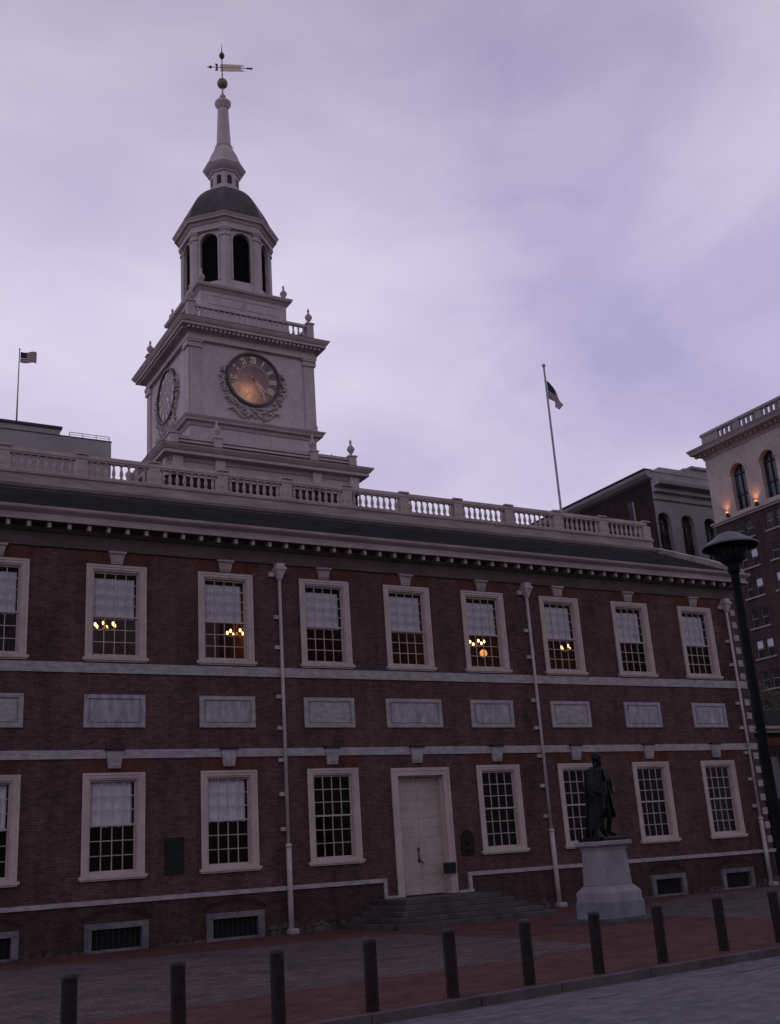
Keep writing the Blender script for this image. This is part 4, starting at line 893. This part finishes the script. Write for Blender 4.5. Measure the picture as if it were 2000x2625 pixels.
flagpole(24.15, 20, 0, 33.0, 0.12, 'tall slim pale flagpole rising behind the hall roof')
def pt2(u, v):
    # limp flag: fly droops down and away from the pole
    wv = 0.10*sin(9*u+2*v)*u
    return (24.15+0.10+0.98*u*(1-0.55*v*u)+0.12*sin(6*u), 20-0.35*u+wv, 32.05-1.35*v*(1-0.62*u)-1.75*u**1.1)
tag(flag_mesh(2.0, 1.4, pt2), 'limp striped flag with dark canton drooping from the tall flagpole', 'flag')

# ------------------------------------------------------------------ background buildings
# concrete office block across the square (left)
cb = thing('concrete_block', 'flat roofed grey concrete building beyond the left roof balustrade', 'building', (0, 135, 0), world=True)
MB().box(-60, 21.8, 120, 150, -0.2, 65.2).obj('wall', 'concrete', cb)
MB().box(-60, 21.9, 119.85, 120, 61.6, 62.0).box(-60, 21.9, 119.8, 120, 58.0, 58.5).obj('band', 'concrete', cb)
MB().box(-60, 14.2, 120.3, 148, 65.2, 66.35).obj('penthouse', 'concrete', cb)
MB().box(-60, 14.5, 120.0, 148.3, 66.35, 66.72).obj('roof_slab', 'dome_lead', cb)
MB().box(-60, 21.9, 119.9, 150, 65.2, 65.32).obj('coping', 'dome_lead', cb)
rl = MB().tube((15.6, 120.4, 66.15), (21.6, 120.4, 66.15), 0.05).tube((15.6, 120.4, 65.8), (21.6, 120.4, 65.8), 0.035)
for x in (15.6, 17.6, 19.6, 21.6): rl.tube((x, 120.4, 65.3), (x, 120.4, 66.15), 0.05)
rl.obj('roof_railing', 'dome_lead', cb)
for zz in (48.5, 52.0, 55.5):
    for x in range(-6, 21, 3): MB().box(x, x+1.6, 119.96, 120.02, zz, zz+1.9).obj('window', 'office_glass', cb)

def arch_panel(mb, P_, u0, hw, z0, zs, n=10):
    pts = [(u0-hw, z0), (u0+hw, z0), (u0+hw, zs)]+[(u0+hw*cos(pi*i/n), zs+hw*sin(pi*i/n)) for i in range(1, n)]+[(u0-hw, zs)]
    mb.rings([[P_(u, 0.0, z) for u, z in pts], [P_(u, 0.06, z) for u, z in pts]])
def holed_arch(mb, P_, u0, u1, z0, z1, arches, dep):
    """wall strip u0..u1 with arched holes [(uc,hw,zb,zs)], reveals depth dep"""
    us = u0
    for uc, hw, zb, zs in arches:
        mb.quad(P_(us, 0, z0), P_(uc-hw, 0, z0), P_(uc-hw, 0, z1), P_(us, 0, z1)); us = uc+hw
        if zb > z0: mb.quad(P_(uc-hw, 0, z0), P_(uc+hw, 0, z0), P_(uc+hw, 0, zb), P_(uc-hw, 0, zb))
        n = 12; arc = [(uc-hw*cos(pi*i/n), zs+hw*sin(pi*i/n)) for i in range(n+1)]
        for i in range(n):
            (a, za), (b_, zb2) = arc[i], arc[i+1]
            mb.quad(P_(a, 0, za), P_(b_, 0, zb2), P_(b_, 0, z1), P_(a, 0, z1)); mb.quad(P_(a, 0, za), P_(b_, 0, zb2), P_(b_, -dep, zb2), P_(a, -dep, za))
        for s in (-1, 1): mb.quad(P_(uc+s*hw, 0, zb), P_(uc+s*hw, -dep, zb), P_(uc+s*hw, -dep, zs), P_(uc+s*hw, 0, zs))
        mb.quad(P_(uc-hw, 0, zb), P_(uc+hw, 0, zb), P_(uc+hw, -dep, zb), P_(uc-hw, -dep, zb))
    mb.quad(P_(us, 0, z0), P_(u1, 0, z0), P_(u1, 0, z1), P_(us, 0, z1))
# corner office tower (right): brick floors, stone arcade storey, cornice, parapet
OX, OY0, OY1 = 62.0, 12.0, 41.85
ob = thing('office_tower', 'tall brick office block with pale stone arcade storey and uplights, at the right edge', 'building', (74, 27, 0), world=True)
PO = lambda u, d, z: (OX-d, u, z)
fb = MB(); floors = [29.62-2.93*k for k in range(9)]; pairs = [38.3-3.75*k for k in range(7)]
hs = []
for z in floors:
    for c in pairs:
        for s in (-0.62, 0.62): hs.append((c+s-0.44, c+s+0.44, z, z+1.72))
xs = sorted({OY0, OY1, *[h[0] for h in hs], *[h[1] for h in hs]}); zs = sorted({-0.2, 31.75, *[h[2] for h in hs], *[h[3] for h in hs]})
hset = {(round(h[0], 3), round(h[2], 3)) for h in hs}
for i in range(len(xs)-1):
    for j in range(len(zs)-1):
        if (round(xs[i], 3), round(zs[j], 3)) in hset: continue
        fb.quad(PO(xs[i], 0, zs[j]), PO(xs[i+1], 0, zs[j]), PO(xs[i+1], 0, zs[j+1]), PO(xs[i], 0, zs[j+1]))
for a, b_, c, d in hs:
    fb.quad(PO(a, 0, c), PO(a, -.25, c), PO(a, -.25, d), PO(a, 0, d)).quad(PO(b_, 0, c), PO(b_, -.25, c), PO(b_, -.25, d), PO(b_, 0, d)).quad(PO(a, 0, d), PO(b_, 0, d), PO(b_, -.25, d), PO(a, -.25, d))
fb.box(OX+0.3, 86, OY0, OY1, -0.2, 31.75); fb.quad((OX, OY1, -0.2), (OX+0.3, OY1, -0.2), (OX+0.3, OY1, 31.75), (OX, OY1, 31.75))
fb.obj('brick_wall', 'office_brick', ob)
wn = MB().box(-0.02, 0.02, -0.44, 0.44, 0, 1.72).mesh('window', 'office_glass')
ws = MB().box(-0.05, -0.021, -0.44, 0.44, 0.82, 0.90).box(-0.05, -0.021, -0.44, -0.38, 0, 1.72).box(-0.05, -0.021, 0.38, 0.44, 0, 1.72).box(-0.05, -0.021, -0.38, 0.38, 1.66, 1.72).mesh('sash', 'limestone_grey')
bl1 = MB().box(-0.0205-0.004, -0.0205, -0.38, 0.38, 0.95, 1.66).mesh('blind', 'curtain_cloth')
rnd = random.Random(11)
for z in floors[:7]:
    for c in pairs[:3]:
        for s in (-0.62, 0.62):
            wo = link('window', wn, ob, (OX+0.2, c+s, z)); link('sash', ws, wo)
            if rnd.random() < 0.3: link('blind', bl1, wo)
        MB().box(OX-0.12, OX+0.05, c-1.25, c+1.25, z-0.16, z-0.002).obj('sill', 'limestone_grey', ob)
stg = MB(); arches = [(34.15-3.78*k, 0.92, 32.55, 36.35) for k in range(5, -1, -1)]+[(37.95, 0.92, 32.5, 36.35)]
holed_arch(stg, PO, OY0, OY1, 32.1, 39.0, arches, 0.6)
stg.box(OX+0.7, 86, OY0, OY1, 32.1, 39.0); stg.quad((OX, OY1, 32.1), (OX+0.7, OY1, 32.1), (OX+0.7, OY1, 39.0), (OX, OY1, 39.0))
stg.obj('stone_storey', 'limestone', ob)
for uc, hw, zb, zs_ in arches:
    mb = MB(); arch_panel(mb, lambda u, d, z: PO(u, d-0.6, z), uc, hw, zb, zs_)
    o = mb.obj('arched_window', 'office_glass', ob)
    MB().box(OX+0.42, OX+0.53, uc-0.05, uc+0.05, zb, zs_+hw*0.98).box(OX+0.41, OX+0.535, uc-hw, uc+hw, zs_-0.12, zs_).box(OX+0.43, OX+0.53, uc-hw, uc+hw, zb+1.6, zb+1.72).obj('mullion', 'louvre_dark', o)
    ah = MB(); n = 14
    for i in range(n):
        a1, a2 = pi*i/n, pi*(i+1)/n
        q = [(uc-r*cos(a), zs_+r*sin(a)) for r, a in ((hw+0.02, a1), (hw+0.02, a2), (hw+0.26, a2), (hw+0.26, a1))]
        ah.rings([[PO(u, 0.001, z) for u, z in q], [PO(u, 0.08, z) for u, z in q]])
    ah.obj('arch_mould', 'limestone', o)
def band(name, mat, prof):   # run profile along the street face and round the far end
    mb = MB().rings([[(OX-o, OY0, z), (OX-o, OY1+o, z), (86, OY1+o, z), (86, OY0, z)] for o, z in prof], False)
    return mb.obj(name, mat, ob)
band('string_course', 'limestone', [(0.0, 31.72), (0.18, 31.76), (0.22, 31.9), (0.34, 31.96), (0.36, 32.1), (0.0, 32.16)])
oc = band('cornice', 'limestone_grey', [(0.0, 38.9), (0.10, 38.95), (0.12, 39.2), (0.3, 39.3), (0.35, 39.5), (1.0, 39.62), (1.05, 39.8), (1.2, 40.05), (1.25, 40.15), (0.2, 40.25)])
cme = MB().box(-0.62, -0.3, -0.14, 0.14, 39.33, 39.585).mesh('corbel', 'limestone_grey'); y = OY1+0.6
while y > OY0: link('corbel', cme, oc, (OX, y, 0)); y -= 0.62
pp = MB().rings([[(OX-o, OY0, z), (OX-o, OY1+o, z), (86, OY1+o, z), (86, OY0, z)] for o, z in ((0.0, 40.2), (0.12, 40.3), (0.12, 40.6), (0.0, 40.62))], False)
pp.rings([[(OX-o, OY0, z), (OX-o, OY1+o, z), (OX+0.4, OY1+o, z), (OX+0.4, OY0, z)] for o, z in ((0.0, 41.5), (0.10, 41.52), (0.12, 41.72), (0.05, 41.84))], True)
y = OY1
k = 0
while y > OY0:
    L = 1.5 if k % 2 == 0 else 0.0
    if k == 0: pp.box(OX, OX+0.35, y-2.2, y, 40.6, 41.52); y -= 2.2
    else:
        for j in range(3): pp.box(OX+0.03, OX+0.3, y-0.62*(j+1), y-0.62*(j+1)+0.22, 40.6, 41.52)
        pp.box(OX, OX+0.35, y-2.9, y-2.05, 40.6, 41.52); y -= 2.9
    k += 1
pp.obj('parapet', 'limestone_grey', ob)
for yy in (39.95, 36.2, 32.3):
    u_ = MB().box(OX-0.28, OX, yy-0.14, yy+0.14, 32.28, 32.48).lathe([(0.06, 32.48), (0.13, 32.62), (0.14, 32.66)], 8, OX-0.18, yy).obj('uplight', 'black_iron', ob)
    MB().ball((OX-0.18, yy, 32.70), 0.13, 10, 6).obj('bulb', 'uplight_light', u_, smooth=True)
    l = bpy.data.lights.new('uplight_lamp', 'SPOT'); l.energy = 70; l.color = (1, 0.33, 0.13); l.spot_size = radians(95); l.spot_blend = 1.0; l.shadow_soft_size = 0.12
    lo = bpy.data.objects.new('uplight_lamp', l); COL.objects.link(lo); lo.parent = u_
    lo.location = (OX-0.42, yy, 32.75); lo.rotation_euler = Vector((-0.25, 0, -1)).to_track_quat('Z', 'Y').to_euler()
# stone building behind it
BX, BY = 66.0, 53.95
sb = thing('stone_building', 'pale stone building with round arched windows and dark brick flank beyond the hall roof', 'building', (80, 65, 0), world=True)
PS = lambda u, d, z: (u, BY-d, z)
fm = MB(); ar2 = [(67.25+3.6*k, 1.02, 30.0, 36.7) for k in range(7)]
holed_arch(fm, PS, BX, 94, -0.2, 39.2, ar2, 0.7); fm.box(BX+0.05, 94, BY+0.75, 95, -0.2, 39.2)
fm.obj('front_wall', 'limestone_grey', sb)
MB().box(BX-0.02, BX+0.05, BY+0.02, 95, -0.2, 41.6).obj('flank_wall', 'dark_brick', sb)
for uc, hw, zb, zs_ in ar2:
    mb = MB(); arch_panel(mb, lambda u, d, z: PS(u, d-0.7, z), uc, hw, zb, zs_); o = mb.obj('arched_window', 'office_glass', sb)
    MB().box(uc-0.06, uc+0.06, BY+0.52, BY+0.635, zb, zs_+hw*0.98).box(uc-hw, uc+hw, BY+0.51, BY+0.634, zs_-0.2, zs_).box(uc-hw, uc+hw, BY+0.52, BY+0.632, 33.6, 33.75).obj('mullion', 'louvre_dark', o)
MB().rings([[(BX+0.02, BY-o, z), (94, BY-o, z), (94, 95, z), (BX+0.02, 95, z)] for o, z in ((0.0, 39.1), (0.25, 39.2), (0.30, 39.45), (0.05, 39.5), (0.05, 39.95), (0.55, 40.05), (0.60, 40.3), (0.3, 40.35), (0.3, 40.65), (1.3, 40.75), (1.4, 41.1), (0.3, 41.3), (0.3, 42.4), (0.4, 42.45), (0.4, 42.6), (0.0, 42.65))], False).obj('cornice', 'limestone_grey', sb)
# long pale eave of the flank
ev = MB().poly([(BX-0.02, BY-0.3, 41.55), (BX-0.5, BY-0.3, 41.75), (BX-0.9, BY-0.3, 42.1), (BX-1.0, BY-0.3, 42.45), (BX-0.02, BY-0.3, 42.6)], (0, 42, 0)); ev.obj('eave', 'limestone_grey', sb)
MB().box(BX-1.06, BX+0.2, BY-0.32, 95, 42.6, 42.72).obj('roof_edge', 'dome_lead', sb)
MB().box(BX-0.03, BX+0.01, 57.2, 58.2, 36, 39.9).obj('window', 'office_glass', sb)
MB().box(BX-0.10, BX+0.0, 57.1, 57.25, 36, 39.9).obj('downpipe', 'limestone_grey', sb)
MB().poly([(68.6, 57.5, 42.6), (71.2, 57.5, 45.0), (90, 57.5, 45.0), (90, 57.5, 42.6)], (0, 20, 0)).obj('roof', 'concrete', sb)
MB().box(73.2, 90, 55.5, 58, 42.6, 44.4).box(74.2, 90, 55.2, 58.2, 44.4, 44.7).obj('dormer', 'limestone_grey', sb)

# low brick wing right of the hall
wg = thing('brick_wing', 'low brick arcade wing with pale eave just right of the hall corner', 'wing', (28, 9, 0), world=True)
PW = lambda u, d, z: (u, 6.5-d, z)
wm = MB(); holed_arch(wm, PW, 16.6, 40, -0.1, 6.9, [(19.4+3.3*k, 1.0, 0.05, 3.0) for k in range(6)], 0.5); wm.box(16.6, 40, 10.5, 12, -0.1, 6.9)
wm.obj('wall', 'dark_brick', wg)
MB().box(16.6, 40, 10.3, 10.45, -0.1, 6.8).obj('arcade_back', 'dark_room', wg)
MB().box(16.58, 40.3, 6.2, 6.5, 6.75, 6.92).box(16.58, 40.4, 6.0, 6.5, 6.92, 7.06).obj('eave', 'cream_trim', wg)
MB().box(16.58, 40, 6.46, 6.5, 6.15, 6.55).obj('brick_band', 'arch_brick', wg)
MB().poly([(16.6, 6.05, 7.06), (16.6, 9.2, 8.2), (16.6, 12.3, 7.06)], (23.8, 0, 0)).obj('roof', 'wing_slate', wg)
for k in range(5): MB().box(20.6+3.3*k, 21.5+3.3*k, 6.47, 6.52, 3.6, 5.6).obj('window', 'office_glass', wg)

# ------------------------------------------------------------------ trees beyond the wing
def tree(x, y, h, rad, seed, label, nleaf=5200):
    rnd = random.Random(seed); t_ = thing('street_tree', label, 'tree', (x, y, 0), 0, 'trees beyond the wing')
    mb = MB(); tips = []
    pts = [Vector((0, 0, 0)), Vector((0.1, 0.05, h*0.2)), Vector((-0.05, 0.1, h*0.4)), Vector((0.1, 0, h*0.62)), Vector((0, 0.1, h*0.86))]
    rr = [0.28, 0.22, 0.17, 0.10, 0.03]
    for i in range(4): mb.tube(pts[i], pts[i+1], rr[i], rr[i+1], 8)
    for i in range(16):
        f = rnd.uniform(0.28, 0.8); k = min(int(f*4/0.86), 3); base = pts[k].lerp(pts[k+1], rnd.random()); a = rnd.uniform(0, 2*pi); L = rad*rnd.uniform(0.6, 1.0)*(1.1-abs(f-0.5))
        m1 = base+Vector((cos(a)*L*0.5, sin(a)*L*0.5, L*0.28)); e_ = m1+Vector((cos(a+.3)*L*0.5, sin(a+.3)*L*0.5, L*0.3))
        mb.tube(base, m1, 0.07, 0.045, 6); mb.tube(m1, e_, 0.045, 0.012, 6); tips += [m1, e_, (m1+e_)/2]
    tips += [pts[4], pts[3]]
    mb.obj('trunk', 'bark', t_)
    cm = MB(); per = nleaf//len(tips)
    for tp in tips:
        cr = rnd.uniform(0.6, 1.25)
        for j in range(per):
            d = Vector((rnd.gauss(0, 1), rnd.gauss(0, 1), rnd.gauss(0, 0.75))); c_ = tp+d*cr*0.55
            a = Vector((rnd.gauss(0, 1), rnd.gauss(0, 1), rnd.gauss(0, 1))).normalized(); b_ = a.orthogonal().normalized(); s = rnd.uniform(0.09, 0.19)
            cm.v += [tuple(c_+a*s), tuple(c_+b_*s*0.55), tuple(c_-a*s), tuple(c_-b_*s*0.55)]; i = len(cm.v)-4; cm.f.append((i, i+1, i+2, i+3))
    me = bpy.data.meshes.new('crown'); me.from_pydata(cm.v, [], cm.f); me.materials.append(MATS['leaf']); link('crown', me, t_)
tree(39, 20.5, 13.0, 3.6, 21, 'dark leafy tree nearest the hall corner, in front of the office block')
tree(45.5, 23.5, 13.5, 3.8, 22, 'dark leafy tree at the right picture edge, farther from the hall')
tree(34.5, 14.8, 10.0, 2.8, 23, 'shorter dark tree rising just behind the low wing roof', 3800)
